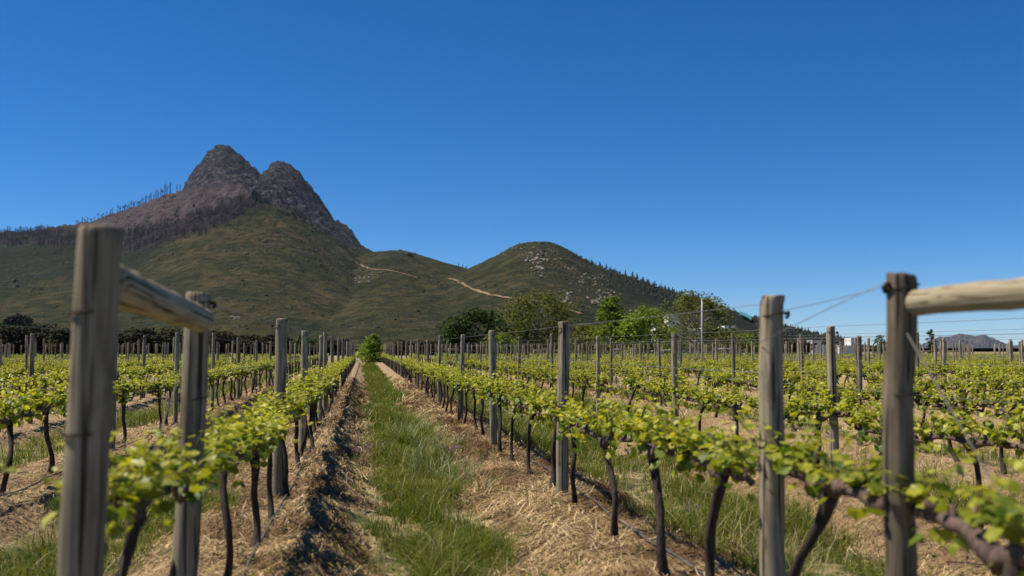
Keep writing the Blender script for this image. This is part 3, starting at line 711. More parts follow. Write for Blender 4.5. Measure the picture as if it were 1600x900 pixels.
def make_vine(seed, nshoot=20, dens=1.0):
    rg = np.random.default_rng(seed); head = .69 + rg.uniform(-.04, .03)
    tr = MB(); n = 11; tt = np.linspace(0, 1, n)
    bx, by = rg.normal(0, .05), rg.uniform(-.27, .27)
    cv = np.array([rg.normal(0, .05), rg.choice([-1, 1])*rg.uniform(.06, .19)]); ph = rg.uniform(0, 6)
    x = bx*(1-tt) + cv[0]*np.sin(tt*PI) + .014*np.sin(tt*9+ph); y = by*(1-tt)**1.2 + cv[1]*np.sin(tt*PI*1.2) + .016*np.sin(tt*11+ph*2)
    z = -.12 + (head+.12)*tt
    r = np.interp(tt, [0, .14, .3, .8, 1], [.040, .033, .0225, .0215, .033])*rg.uniform(.85, 1.15)*(1+.10*rg.uniform(-1, 1, n))
    add_tube(tr, np.stack([x, y, z], -1), r, 9, True, .13, rng=rg)
    co = MB(); spurs = []
    for s in (-1, 1):
        m = 9; u = np.linspace(0, 1, m); L_ = rg.uniform(.54, .66)
        px = x[-1] + .03*np.cumsum(rg.normal(0, .35, m))*u; py = s*L_*u; pz = head - .015 + .05*np.sin(np.minimum(u*3, 1)*PI/2) + .012*np.cumsum(rg.normal(0, .6, m))*u
        P_ = np.stack([px, py, pz], -1); add_tube(co, P_, np.interp(u, [0, .2, 1], [.036, .026, .016])*(1+.22*rg.uniform(-1, 1, m)), 8, True, .15, rng=rg)
        for q in np.linspace(.12, 1, 6):
            c_ = np.array([np.interp(q, u, P_[:, i]) for i in range(3)])
            e_ = c_ + np.array([rg.normal(0, .025), rg.normal(0, .03), rg.uniform(.03, .07)])
            add_tube(co, [c_, (c_+e_)/2 + rg.normal(0, .006, 3), e_], [.017, .014, .011], 6, True, .15, rng=rg); spurs.append(e_)
    fo = MB(); pos, dr, nm, sz, ti = [], [], [], [], []
    for k in range(nshoot):
        s0 = spurs[rg.integers(len(spurs))]; L_ = rg.choice([rg.uniform(.10, .30), rg.uniform(.25, .42)])
        d0 = unit(np.array([rg.normal(0, .50), rg.normal(0, .45), 1.0])); sag = rg.uniform(.0, .55)
        side = unit(np.array([d0[0], d0[1], 0])+1e-6)
        m = 7; u = np.linspace(0, 1, m)[:, None]; P_ = s0 + d0*L_*u + side*sag*L_*u**2 - np.array([0, 0, 1])*sag*.5*L_*u**2
        add_tube(fo, P_, np.linspace(.0034, .0016, m), 4, False, mi=1)
        nl = int(rg.uniform(7, 12)*dens*(.6+L_*1.6))
        for j in range(nl):
            q = (j+.5)/nl; b_ = np.array([np.interp(q, u[:, 0], P_[:, i]) for i in range(3)])
            a = rg.uniform(0, 2*PI); out = np.array([math.cos(a), math.sin(a), rg.uniform(-.25, .6)]); pl = rg.uniform(.015, .05)*(1.2-q*.6)
            e_ = b_+unit(out)*pl; pos.append(e_); dr.append(unit(out) + np.array([0, 0, -rg.uniform(.1, .9)])); nm.append(np.array([rg.normal(0, .5), rg.normal(0, .5), 1.0]) + .5*np.array([out[0], out[1], 0]))
            sz.append(rg.uniform(.026, .046)*(1.15-.6*q)); ti.append(np.clip(.15 + .75*q + rg.normal(0, .15), 0, 1))
    # a few bigger hanging leaves under the arms
    for k in range(int(46*dens)):
        s0 = spurs[rg.integers(len(spurs))]; pos.append(s0+np.array([rg.normal(0, .075), rg.normal(0, .06), rg.uniform(-.15, .12)])); a = rg.uniform(0, 2*PI)
        dr.append(np.array([math.cos(a)*.6, math.sin(a)*.6, -rg.uniform(.4, 1)])); nm.append(np.array([math.cos(a), math.sin(a), .5])); sz.append(rg.uniform(.029, .050)); ti.append(rg.uniform(0, .4))
    put_leaves(fo, np.array(pos), np.array(dr), np.array(nm), np.array(sz), np.array(ti), rg)
    return tr.data('trunk', M_TRUNK), co.data('cordon', M_CORDON), fo.data('foliage', [M_LEAF, M_STEM], smooth=False)
VINES = [make_vine(200+i, 20+(i*5 % 7)*2, 1.0+.06*(i % 4)) for i in range(12)]
rv = np.random.default_rng(41)
vine_list = []
VZ = {1: 3.02, 0: 3.6, -1: 10.0-6*1.2}
for k in range(-17, 34):
    X = row_x(k); z0 = VZ.get(k, 3 + rv.uniform(0, 1.2)); i = 0
    while True:
        zc = z0 + 1.2*i + rv.normal(0, .05)*(i > 0); i += 1; Y = row_y(X, zc)
        if Y > ROW_END-.5: break
        if Y < 2.2 or (k not in (0, 1) and rv.random() < .04): continue
        vine_list.append([zc, X, Y, k])
vv = sorted([v for v in vine_list if in_frame(v[1], v[2], .8)], key=lambda v: v[0])
vch = vv[:295]; ids = set(map(id, vch)); vrest = [v for v in vine_list if id(v) not in ids and in_frame(v[1], v[2], .8, 420)]
allposts = {}
for p in vis: allposts.setdefault(p[3], []).append((p[0], p[4]))
for k in (0, 1): allposts.setdefault(k, []).extend([(2.86, 0), (4.72, 1)] if k == 0 else [(3.56, 0), (4.70, 1)])
for v in allposts.values(): v.sort()
cnt = {}
for n_, (zc, X, Y, k) in enumerate(vch):
    ps = [q for q in allposts.get(k, []) if q[0] < zc]; pi_ = ps[-1][1] if ps else -1
    cnt[(k, pi_)] = c_ = cnt.get((k, pi_), -1) + 1
    if pi_ >= 0: lab = f'{ORD[c_]} vine behind the {ORD[pi_]} post in {rowname(k)}'
    else: lab = f'{ORD[c_]} vine in front of the first post in {rowname(k)}'
    vi = int(rv.integers(12)) if n_ > 24 else (n_*5) % 12
    t_ = empty('grapevine', (X+rv.normal(0, .015), Y, float(ground_h(X, Y))*.6), lab, 'grapevine', 'grapevines trained along the rows', rv.choice([0, PI])+rv.normal(0, .03))
    t_.scale = (rv.uniform(.9, 1.15), 1.0, rv.uniform(.96, 1.06))
    if k in (0, 1) and zc < 6.2: t_.scale.z = 1.16 if zc < 4.7 else 1.08
    if k == 0 and zc < 4: t_.scale = (1.0, .72, 1.16); t_.location.y += .1
    for nm_, me in zip(('trunk', 'cordon', 'foliage'), VINES[vi]):
        c_ = link(nm_, me, t_)
        if nm_ == 'foliage':
            f_ = (.66 if zc < 4.7 else .78) if k in (0, 1) and zc < 6.2 else float(rv.uniform(.78, 1.0)); c_.scale.z = f_; c_.location.z = .72*(1-f_)
mb = MB(); bk = MB()
for zc, X, Y, k in vrest:
    z = float(ground_h(X, Y)); by = rv.uniform(-.15, .15)
    add_tube(mb, [(X, Y+by, z-.05), (X+rv.normal(0, .05), Y+by*.5, .35), (X, Y, .70)], .036, 4, False, mi=1)
    add_tube(mb, [(X, Y-.62, .74+rv.normal(0, .02)), (X, Y, .70), (X, Y+.62, .74)], .028, 4, False, mi=2)
    n = int(rv.uniform(26, 50)*(3 if zc < 22 else 1)); f = 1 + max(0, zc-25)/90
    u = rv.uniform(-.62, .62, n); hgt = .66 + .32*rv.beta(1.2, 1.7, n)
    pos = np.stack([X + rv.normal(0, .11, n)*(.6+hgt-.66), Y+u, hgt], -1); a = rv.uniform(0, 2*PI, n)
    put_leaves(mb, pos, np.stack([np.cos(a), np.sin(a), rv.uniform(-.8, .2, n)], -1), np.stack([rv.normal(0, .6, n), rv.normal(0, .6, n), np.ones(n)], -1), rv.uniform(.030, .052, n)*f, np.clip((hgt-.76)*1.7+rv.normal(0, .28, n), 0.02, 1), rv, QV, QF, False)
tag(mb.build('distant_vines', [M_LEAF, M_TRUNK, M_CORDON], smooth=False), 'rows of leafy vines merging over the far half of the vineyard', 'vines', kind='stuff')

# ------------------------------------------------------------------ wires and drip pipes
def strand(name, pts, r, m, label, cat, group, sides=5):
    base = Vector(pts[0]); mb = MB(); add_tube(mb, np.array(pts)-np.array(base), r, sides, True); return tag(mb.build(name, m, loc=base), label, cat, group)
def sagged(X, y0, y1, z, sag, step=5.1, dx=0.0, ph=0.0):
    n = int((y1-y0)/1.3)+2; yy = np.linspace(y0, y1, n); u = ((yy-ph) % step)/step
    return np.stack([np.full(n, X+dx), yy, z - sag*4*u*(1-u)], -1)
HN = {.76: 'lowest', 1.05: 'second lowest', 1.32: 'third lowest', 1.55: 'second highest', 1.63: 'top'}
for k in (-1, 0, 1, 2, 3, 4, 5):
    X = row_x(k); y0 = {0: yB, 1: yD}.get(k, max(2.5, row_y(X, 5.0)))
    for z, nm_ in HN.items():
        if k >= 4 and z < 1.3: continue
        if k in (0, 1, -1) and z in (1.05, 1.55): continue
        if k >= 4 and z == 1.55: continue
        strand('trellis_wire', sagged(X, y0, ROW_END if z > 1 else 45, z + (.03 if z > 1.6 else 0), .007, 5.1, .055, y0), .0019 if z > .8 else .0016, M_WIRE, f'{nm_} trellis wire strung along the {rowname(k)}', 'wire', 'trellis wires')
strand('trellis_wire', [(XR1-.03, yC+.02, 1.665), (XR1+.0, (yC+yD)/2, 1.634), (XR1+.03, yD, 1.61)], .0016, M_WIRE, 'thin wire level between tops of the dark and pale grey posts', 'wire', 'trellis wires')
strand('trellis_wire', [(XR1-.04, yC, 1.685), (XR1-.055, (yC+yD)/2, 1.575), (XR1-.062, yD, 1.465)], .0018, M_WIRE, 'wire slanting down from the top of the dark brown rail post', 'wire', 'trellis wires')
strand('stay_wire', [(XR1-.01, yC-.055, 1.49), (XR1+.02, yC-.6, .90), (XR1+.03, row_y(XR1, 2.3), .30)], .0032, M_STAY, 'thick stay wire slanting down in front of the dark brown rail post', 'wire', 'stay wires')
strand('stay_wire', [(XL1-.02, yB-.06, 1.40), (XL1-.06, (yA+yB)/2, .80), (XL1, yA+.06, .12)], .0028, M_STAY, 'thick stay wire slanting down behind the banded end post', 'wire', 'stay wires')
rw = np.random.default_rng(5)
for k, y0, dx, nm_ in ((0, yA-.8, .08, 'grey pipe'), (1, yC-.2, .20, 'grey pipe'), (-1, 6.5, .10, 'grey pipe'), (2, 6.0, .12, 'grey pipe')):
    yy = np.arange(y0, 60, .45); X = row_x(k)+dx+.05*fbm(yy*.4, yy*0, 3+k, 3); zz = ground_h(X, yy)+.028+.02*np.abs(fbm(yy*.9, yy*0, 8, 2))
    strand('drip_pipe', np.stack([X, yy, zz], -1), .0095, M_HOSE, f'grey irrigation pipe lying along the foot of the {rowname(k)}', 'pipe', 'drip pipes', 7)

# ------------------------------------------------------------------ grass, straw, flowers
def blades(n, X, Y, hgt, wid, bend, rng):
    Z = ground_h(X, Y) - .01; a = rng.uniform(0, 2*PI, n); ca, sa = np.cos(a), np.sin(a); pa = a + PI/2 + rng.normal(0, .3, n)
    V = np.zeros((n, 7, 3)); lv = [(0, 1.0, 0), (.4, .85, .16), (.75, .55, .55), (1.0, 0, 1.0)]
    for j, (h_, w_, b_) in enumerate(lv):
        cx = X + np.cos(pa)*bend*b_*hgt; cy = Y + np.sin(pa)*bend*b_*hgt; cz = Z + hgt*h_*(1-.25*b_*np.minimum(bend, 1.2))
        if j < 3:
            V[:, 2*j] = np.stack([cx-ca*wid*w_*.5, cy-sa*wid*w_*.5, cz], -1); V[:, 2*j+1] = np.stack([cx+ca*wid*w_*.5, cy+sa*wid*w_*.5, cz], -1)
        else: V[:, 6] = np.stack([cx, cy, cz], -1)
    b0 = (np.arange(n)*7)[:, None]
    return V.reshape(-1, 3), np.concatenate([b0+np.array([[0, 1, 3, 2]]), b0+np.array([[2, 3, 5, 4]])]), b0+np.array([[4, 5, 6]])
def grass(mb, n, aisle, half, y0, y1, rng, mi=0, hs=(.08, .26), thr=.40, bendr=(.15, 1.5), seed=0):
    Y = np.exp(rng.uniform(math.log(y0), math.log(y1), n)); xc = row_x(aisle)+SP/2 + (.05+.10*np.exp(-Y/9) if aisle == 0 else 0)
    X = xc + rng.uniform(-1, 1, n)*(half+.25)
    e = np.abs(X-xc)/half + .55*fbm(X*1.1, Y*.55, 121+aisle, 4); dens = fbm(X*2.2, Y*1.4, 131+aisle+seed, 4)*.5+.5 + .22*fbm(X*.8, Y*.45, 137+aisle, 2)
    dens = dens - sstep(.55, 1.1, e)*.5
    px, py, zc = proj(X, Y, X*0); k = (dens > thr-.12) & (rng.uniform(0, 1, n) < sstep(thr-.12, thr+.12, dens)) & (px > -40) & (px < 1640)
    X, Y, dens = X[k], Y[k], dens[k]; m = len(X)
    if m == 0: return
    tall = .35+1.35*vnoise(X*1.1, Y*.6, 141+aisle)
    V, Q, T = blades(m, X, Y, rng.uniform(*hs, m)*tall*(.6+.7*dens), rng.uniform(.0035, .0085, m)*np.maximum(1, Y/11), rng.uniform(*bendr, m), rng)
    tn = np.clip(vnoise(X*.8, Y*.35, 151)*.9 + rng.normal(0, .2, m), .02, 1)
    n0 = mb.n; mb.add(V, Q, mi, np.repeat(tn, 7)); mb.f.append(T+n0); mb.m.append(np.full(len(T), mi, np.int32))
rgz = np.random.default_rng(77)
mb = MB()
grass(mb, 150000, 0, .58, 3.6, 99, rgz, 0, (.06, .24), .38)
grass(mb, 5000, 0, .70, 3.6, 60, rgz, 1, (.12, .30), .36, seed=3)
for ai, n_ in ((0, 420), (1, 260), (-1, 160)):     # thin seeding stalks standing above the grass
    Y = np.exp(rgz.uniform(math.log(3.6), math.log(40), n_)); X = row_x(ai)+SP/2+.1+rgz.normal(0, .38, n_); V, Q, T = blades(n_, X, Y, rgz.uniform(.26, .46, n_), rgz.uniform(.003, .006, n_), rgz.uniform(.1, .7, n_), rgz)
    n0 = mb.n; mb.add(V, Q, 1, .5); mb.f.append(T+n0); mb.m.append(np.full(len(T), 1, np.int32))
n_ = 2600; Y = rgz.normal(0, 1, n_)*3.0+16; X = .95+rgz.normal(0, 1, n_)*.24; k_ = (Y > 9) & (vnoise(X*3, Y*1.2, 181) > .42); X, Y = X[k_], Y[k_]
V, Q, T = blades(len(X), X, Y, rgz.uniform(.18, .38, len(X)), rgz.uniform(.006, .012, len(X)), rgz.uniform(.3, 1.6, len(X)), rgz); n0 = mb.n; mb.add(V, Q, 2, .4); mb.f.append(T+n0); mb.m.append(np.full(len(T), 2, np.int32))
for ai, n_ in ((0, 16000), (1, 9000), (-1, 7000)):   # low broad-leaved weeds among the grass
    Y = np.exp(rgz.uniform(math.log(3.2), math.log(30), n_)); X = row_x(ai)+SP/2+rgz.normal(0, .5, n_); k_ = vnoise(X*1.6, Y*1.1, 191+ai) > .60; X, Y = X[k_], Y[k_]; m_ = len(X); a_ = rgz.uniform(0, 2*PI, m_)
    put_leaves(mb, np.stack([X, Y, ground_h(X, Y)+rgz.uniform(.02, .12, m_)], -1), np.stack([np.cos(a_), np.sin(a_), rgz.uniform(-.2, .6, m_)], -1), np.stack([rgz.normal(0, .4, m_), rgz.normal(0, .4, m_), np.ones(m_)], -1), rgz.uniform(.012, .03, m_)*np.maximum(1, Y/14), rgz.uniform(.1, 1, m_), rgz, QV, QF, False)
for ai, n in ((1, 85000), (-1, 60000), (2, 48000), (-2, 28000), (3, 30000), (-3, 14000), (4, 18000), (5, 14000), (6, 10000), (7, 8000)):
    grass(mb, n, ai, .80, 3.2, 85, rgz, 0, (.08, .27), .31); grass(mb, n//8, ai, .8, 3.2, 60, rgz, 1, (.12, .32), .36, seed=3)
tag(mb.build('grass', [M_GRASS, M_DRYGRASS, M_OAT], smooth=True), 'green grass growing in the aisles between the vine rows', 'grass', kind='stuff')

def straw(mb, n, k, rng, y0, y1, lim=1.0):
    Y = np.exp(rng.uniform(math.log(y0), math.log(y1), n)); X = row_x(k)+rng.uniform(-1, 1, n)*lim*1.1
    keep = (np.abs(X-row_x(k)) + .35*fbm(X*.9, Y*.9, 51, 4) < .9) & (rng.uniform(0, 1, n) < .45+.9*vnoise(X*2.5, Y*2.5, 161)); px, _, zc = proj(X, Y, X*0); keep &= (px > -40) & (px < 1640)
    X, Y = X[keep], Y[keep]; m = len(X)
    if m == 0: return
    ln = rng.uniform(.05, .22, m)*np.maximum(1, Y/22); wd = rng.uniform(.0024, .0062, m)*np.maximum(1, Y/8)
    a = 2.2*PI*fbm(X*.7, Y*.7, 171, 2) + rng.normal(0, .75, m); el = rng.normal(.06, .16, m); cu = rng.normal(0, .35, m)
    V = np.zeros((m, 6, 3))
    for j, s in enumerate((-.5, 0, .5)):
        aa = a + cu*(s+.5); x = X+np.cos(aa)*ln*s; y = Y+np.sin(aa)*ln*s; z = ground_h(x, y) + .008 + np.abs(el)*ln*(.5+s*np.sign(el)) + .012*rng.uniform(0, 1, m)*(j == 1)
        nx, ny = -np.sin(aa)*wd*.5, np.cos(aa)*wd*.5
        V[:, 2*j] = np.stack([x-nx, y-ny, z], -1); V[:, 2*j+1] = np.stack([x+nx, y+ny, z], -1)
    b0 = (np.arange(m)*6)[:, None]
    tn = np.clip(sstep(.28, .62, vnoise(X*1.9, Y*1.5, 211)*.6+vnoise(X*7, Y*6, 213)*.4)+rng.normal(0, .12, m), .02, 1)
    mb.add(V.reshape(-1, 3), np.concatenate([b0+np.array([[0, 1, 3, 2]]), b0+np.array([[2, 3, 5, 4]])]), 0, np.repeat(tn, 6))
mb = MB()
for k, n in ((0, 90000), (1, 110000), (-1, 36000), (2, 36000), (-2, 10000), (3, 14000), (4, 7000)): straw(mb, n, k, rgz, 3.0, 45)
for k, n in ((0, 260), (1, 300), (-1, 120), (2, 120)):      # dark prunings lying in the straw
    for Y0 in np.exp(rgz.uniform(math.log(3.2), math.log(28), n)):
        X0 = row_x(k)+rgz.normal(0, .42); a0 = rgz.uniform(0, 6.28); l = rgz.uniform(.06, .28); pt = []
        for q in np.linspace(-.5, .5, 4): xx = X0+math.cos(a0)*l*q+rgz.normal(0, .008); yy = Y0+math.sin(a0)*l*q+rgz.normal(0, .008); pt.append((xx, yy, float(ground_h(xx, yy))+.014+rgz.uniform(0, .012)))
        add_tube(mb, pt, rgz.uniform(.002, .005), 4, False, mi=1)
tag(mb.build('straw_mulch', [M_STRAW, M_TRUNK]), 'dry straw mulch lying loose along the banked vine rows', 'straw', kind='stuff')

def flowers(px, zc, hw, n, label):
    x, y = at(px, zc); z = float(ground_h(x, y)); t_ = empty('wildflower_clump', (x, y, z), label, 'flowers', 'purple wildflower clumps')
    rf = np.random.default_rng(int(px)); st = MB(); pe = MB()
    for i in range(n):
        a, b_ = rf.normal(0, hw, 2); h = rf.uniform(.08, .2); add_tube(st, [(a*.7, b_*.7, 0), (a*.9, b_*.9, h*.6), (a, b_, h)], [.002, .002, .0015], 3, False)
        k = 7; pos = np.stack([a+rf.normal(0, .012, k), b_+rf.normal(0, .012, k), h+rf.uniform(-.06, .02, k)], -1); aa = rf.uniform(0, 6.28, k)
        put_leaves(pe, pos, np.stack([np.cos(aa), np.sin(aa), .2+0*aa], -1), np.stack([rf.normal(0, .4, k), rf.normal(0, .4, k), np.ones(k)], -1), np.full(k, .011), np.zeros(k), rf, QV, QF, False)
    st.build('stems', M_STEM, t_); tag(pe.build('petals', M_PURPLE, t_), kind='stuff')
flowers(556, 14.0, .13, 34, 'purple wildflowers at the edge of the straw bank left of the path')
flowers(586, 14.6, .08, 14, 'sparse purple wildflowers in the grass beside the straw bank')
flowers(709, 13.6, .11, 30, 'purple wildflowers between the grass path and straw on its right')
flowers(1084, 9.2, .07, 12, 'few purple wildflowers in grass behind the right hand vine trunks')

# ------------------------------------------------------------------ trees beyond the vineyard
def tree_mats(nm_, a, b_, tf=.35):
    m_ = leaf_mat(nm_, a, b_, (1.2,1.2,.7), tf, .7, .7); m_.node_tree.nodes['Principled BSDF'].inputs['Specular IOR Level'].default_value = .08; return m_
T_BRIGHT = tree_mats('bright_tree_leaf', (.20,.26,.03), (.07,.115,.016)); T_DARK = tree_mats('dark_tree_leaf', (.050,.085,.016), (.016,.032,.009), .22)
T_OLIVE = tree_mats('olive_tree_leaf', (.15,.165,.038), (.055,.068,.018)); T_MURK = tree_mats('dull_tree_leaf', (.042,.040,.018), (.014,.015,.008), .15)
M_TBARK = bark_mat('tree_bark', (.04,.03,.024), (.14,.115,.09), 6); M_PALEBARK = bark_mat('pale_tree_bark', (.16,.145,.12), (.38,.36,.32), 6)
def tree(px, d, top, wpx, label, m, n=2600, leaf=.16, shape='round', gap=.5, bark=M_TBARK, seed=1, base=0.12, name='tree', group='trees beyond the vineyard', z0=None, z_at=None):
    rt = np.random.default_rng(seed); x, y = at(px, d); zb = float(ground_h(x, y)) if z_at is None else z_at
    H = float(z_of(top, d)) - zb; W = wpx/F*d/2
    t_ = empty(name, (x, y, zb), label, 'tree', group)
    tr = MB(); hh = np.linspace(0, H*.8, 7); path = np.stack([.03*H*np.cumsum(rt.normal(0, .25, 7)), .03*H*np.cumsum(rt.normal(0, .25, 7)), hh], -1); path[0] *= 0; path[0, 2] = -.2
    add_tube(tr, path, np.linspace(.03*H**.9+.02, .015, 7), 8, False, .06, rng=rt)
    clumps = []; nb = 48
    for i in range(nb):
        q = rt.uniform(base+.05, .95); zz = H*q
        if shape == 'round': rad = W*math.sqrt(max(.04, 1-((q-.5)/.52)**2))
        elif shape == 'cone': rad = W*(1.04-q)**.75*1.1
        elif shape == 'column': rad = W*math.sqrt(max(.05, 1-((q-.42)/.6)**2))
        else: rad = W*(.35+.65*math.sin(min(q, .98)*PI))
        a = rt.uniform(0, 2*PI); f = rt.uniform(.35, 1.0); e = np.array([math.cos(a)*rad*f, math.sin(a)*rad*f, zz])
        s0 = np.array([np.interp(zz*.62, hh, path[:, i_]) for i_ in range(3)])
        add_tube(tr, [s0, (s0+e)/2+rt.normal(0, .04*H, 3)*.5, e], [.012*H*.5, .008*H*.5, .006], 5, False, rng=rt)
        clumps.append((e, rad*.36+.16*W))
    tr.build('trunk', bark, t_)
    cr = MB(); C_ = np.array([c[0] for c in clumps]); R_ = np.array([c[1] for c in clumps])
    k = rt.integers(0, nb, n); off = rt.normal(0, 1, (n, 3)); off = off/np.linalg.norm(off, axis=1)[:, None]*rt.uniform(0, 1, (n, 1))**gap
    pos = C_[k] + off*R_[k][:, None]*np.array([1, 1, .72]); pos[:, 2] = np.maximum(pos[:, 2], H*base*.6)
    a = rt.uniform(0, 2*PI, n)
    put_leaves(cr, pos, np.stack([np.cos(a), np.sin(a), rt.uniform(-.9, .3, n)], -1), off+np.array([0, 0, .6])+rt.normal(0, .5, (n, 3)), rt.uniform(.6, 1.3, n)*leaf*1.55, np.clip(rt.uniform(0, 1, nb)[k]*.7+rt.uniform(0, .4, n), .02, 1), rt, QV, QF, False)
    cr.build('crown', m, t_, smooth=False)
    return t_
tree(582, 104, 521, 50, 'bright green bush closing the far end of the grass path', T_BRIGHT, 2600, .12, 'cone', .75, seed=2, base=.0)
tree(741, 132, 487, 100, 'dense dark green round tree behind the vine posts', T_DARK, 5200, .20, 'round', .45, seed=3, base=.0)
tree(838, 142, 459, 122, 'tall airy olive green tree with a pale trunk', T_OLIVE, 6800, .17, 'round', .7, M_PALEBARK, 4, .05)
tree(822, 128, 512, 14, 'small dark conifer in front of the airy olive green tree', T_DARK, 900, .11, 'column', .5, seed=5, base=0)
tree(882, 150, 505, 70, 'low dull green tree right of the airy olive tree', T_OLIVE, 1800, .17, 'round', .6, seed=6, base=0)
tree(956, 132, 462, 74, 'bright green pointed tree beside the white building', T_BRIGHT, 4200, .17, 'cone', .5, seed=7, base=.02)
tree(1004, 128, 479, 74, 'light green rounded tree next to the bright pointed tree', T_BRIGHT, 4000, .17, 'round', .55, seed=8, base=.0)
tree(922, 140, 505, 46, 'dull green bush left of the bright pointed tree', T_OLIVE, 1700, .16, 'round', .55, seed=9, base=.0)
tree(1090, 118, 456, 118, 'sparse twiggy tree in front of the white building', T_OLIVE, 3600, .14, 'vase', .85, M_PALEBARK, 10, .12)
tree(1118, 150, 505, 60, 'grey green bushy tree right of the pale pole', T_OLIVE, 1500, .16, 'round', .6, seed=11, base=.0)
for i, (px, d, top, wp) in enumerate([(782,126,522,50),(905,122,516,60),(1042,140,508,44),(1136,136,512,52),(1160,160,522,46)]):
    tree(px, d, top, wp, f'low green shrub filling the gap between the taller trees, {ORD[i]} from the left', T_OLIVE if i % 2 else T_BRIGHT, 1900, .15, 'round', .55, seed=90+i, base=.0, group='shrubs between the taller trees')
tree(1455, 170, 512, 11, 'slim dark cypress before the far blue mountains', T_DARK, 1200, .13, 'column', .5, seed=12, base=0, name='cypress_tree')
tree(1376, 150, 523, 20, 'dark cypress partly hidden beside the dark brown rail post', T_DARK, 900, .13, 'column', .5, seed=13, base=0, name='cypress_tree')
tree(1303, 190, 520, 8, 'tiny dark cypress just behind a post near the white cottages', T_DARK, 500, .12, 'column', .5, seed=14, base=0, name='cypress_tree')
for i, (px, d, top, wp) in enumerate([(-20,170,505,60),(22,165,510,54),(64,175,508,60),(98,160,514,46),(150,170,512,60),(196,172,515,56),(228,165,513,50),(262,180,516,56),(305,190,524,54),(348,185,521,56),(390,200,526,54),(432,200,524,48),(475,210,529,50),(520,215,532,50),(640,215,536,60),(680,220,535,50),(1180,200,522,46),(1215,210,526,40),(1250,220,532,36)]):
    lab = (f'dull bushy tree along the vineyard edge under the mountain, {ORD[i]} from the left' if px < 560 else
           f'low dull bush between the path end and dark round tree, {ORD[i-14]} of two' if px < 700 else
           f'dull bushy tree right of the white building, {ORD[i-16]} of three')
    tree(px, d, top, wp, lab, T_MURK if i % 4 else T_DARK, 2600, .26, 'round', .5, seed=30+i, base=0, group='dull trees along the vineyard edge')
rr_ = np.random.default_rng(8)
for i in range(6):
    px = 8+i*7; x, y, z, d = on_hill(px, 512); tree(px, d, 489+abs(i-3)*3, 9, f'tall dark conifer low on the mountain slope, {ORD[i]} of six from the left', T_MURK, 420, .9, 'column', .6, seed=60+i, base=.0, name='conifer', group='tall conifers low on the slope', z_at=z)

# ------------------------------------------------------------------ buildings, pole, net
def house(px, d, w_px, top, blocks, label, windows=()):
    x, y = at(px, d); z = float(ground_h(x, y)); t_ = empty('white_building', (x, y, z), label, 'building', rz=-YAW)
    u = d/F
    for i, (a, b_, c_, m, nm_) in enumerate(blocks):   # a..b in px from centre, c_ top line in px, m material
        mb = MB(); add_box(mb, (a*u, .02*i, -.2), (b_*u, 5+.3*i, float(z_of(c_, d))-z)); mb.build(nm_, m, t_, smooth=False)
        if nm_ == 'wall':
            rb = MB(); add_box(rb, (a*u-.12, .02*i-.12, float(z_of(c_, d))-z+.003), (b_*u+.12, 5.1+.3*i, float(z_of(c_, d))-z+.22)); rb.build('parapet', M_WHITE, t_, smooth=False)
    for (a, b_, c0, c1) in windows:
        wb = MB(); add_box(wb, (a*u, -.035, float(z_of(c1, d))-z), (b_*u, -.004, float(z_of(c0, d))-z)); wf = wb.build('window', M_GLASS, t_, smooth=False)
        fb = MB(); add_box(fb, (a*u-.07, -.05, float(z_of(c1, d))-z-.1), (b_*u+.07, -.003, float(z_of(c1, d))-z-.004)); fb.build('sill', M_WHITE, wf, smooth=False)
    return t_
house(1085, 165, 130, 500, [(-60, 0, 517, M_GREYWALL, 'wall'), (-40, -24, 492, M_WHITE, 'tower'), (-60, -50, 504, M_WHITE, 'chimney'), (12, 66, 514, M_GREYWALL, 'wall'), (48, 64, 509, M_WHITE, 'tower')],
      'modern flat roofed white building with square towers half hidden by trees', [(-18, -10, 522, 532), (20, 30, 522, 532), (36, 44, 522, 532)])
house(1280, 260, 26, 533, [(-10, 4, 533, M_WHITE, 'wall'), (4, 16, 540, M_WHITE, 'wall')], 'small white flat roofed cottage under the end of the hill', [(-6, -3, 536, 539)])
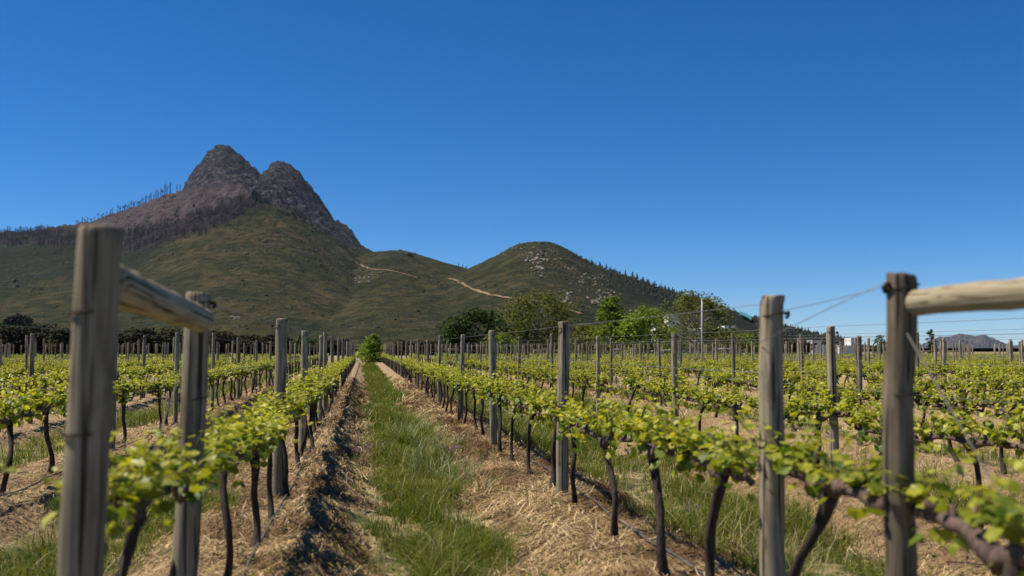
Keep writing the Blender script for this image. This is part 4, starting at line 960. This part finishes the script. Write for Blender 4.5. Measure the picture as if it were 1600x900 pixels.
house(1321, 270, 24, 540, [(-10, 12, 541, M_WHITE, 'wall'), (9, 14.5, 528, M_WHITE, 'chimney')], 'low white cottage with a tall white chimney left of the rail post', [(-5, -2, 543, 545)])
house(1252, 280, 12, 541, [(-5, 5, 545, M_WHITE, 'wall')], 'tiny white shed left of the white cottages', [(-2, 1, 546, 548)])
x, y = at(1097, 55); z = float(ground_h(x, y)); mb = MB(); Hp = float(z_of(468, 55))-z
t_ = empty('pole', (x, y, z), 'tall pale metal pole rising from the vines before the twiggy tree', 'pole')
add_tube(mb, [(0, 0, -.2), (0, 0, Hp*.5), (.03, 0, Hp)], [.05, .046, .042], 10); mb.build('shaft', M_POLE, t_)
mb = MB(); add_tube(mb, [(.03, 0, Hp-.02), (.03, 0, Hp+.05)], [.054, .05], 10); mb.build('cap', M_WHITE, t_)
# turquoise sheet on the wooded slope
A = np.array([[on_hill(px+u_*1.5, py-3+j*2.0)[:3] for j in range(4)] for u_, (px, py) in enumerate(((1157, 494), (1160, 496), (1163, 498), (1166, 500.5), (1169, 503)))])
A[:, :, 2] += 5.0; base = A[0, 0].copy(); A2 = np.concatenate([(A-base)[None], (A-base+np.array([0, .6, -.9]))[None]])
mb = MB(); f_ = []
for o_ in (0, 20):
    for i in range(4):
        for j in range(3): f_.append((o_+i*4+j, o_+i*4+j+1, o_+(i+1)*4+j+1, o_+(i+1)*4+j))
mb.add(A2.reshape(-1, 3), np.array(f_)); t_ = mb.build('shade_net', M_CYAN, loc=base)
tag(t_, 'bright turquoise sheet slanting on the dark wooded slope left of the pale grey post', 'net')

# ------------------------------------------------------------------ air
mb = MB(); add_box(mb, (-9000, -400, -3), (9000, 13500, 640))
mz = bpy.data.materials.new('air'); mz.use_nodes = True; t = mz.node_tree; t.nodes.clear()
pv = t.nodes.new('ShaderNodeVolumePrincipled'); pv.inputs['Color'].default_value = (.60,.76,1,1); pv.inputs['Density'].default_value = 1.4e-5; pv.inputs['Anisotropy'].default_value = .2
mo = t.nodes.new('ShaderNodeOutputMaterial'); t.links.new(pv.outputs[0], mo.inputs['Volume'])
o = mb.build('haze', mz, smooth=False); tag(o, kind='stuff')
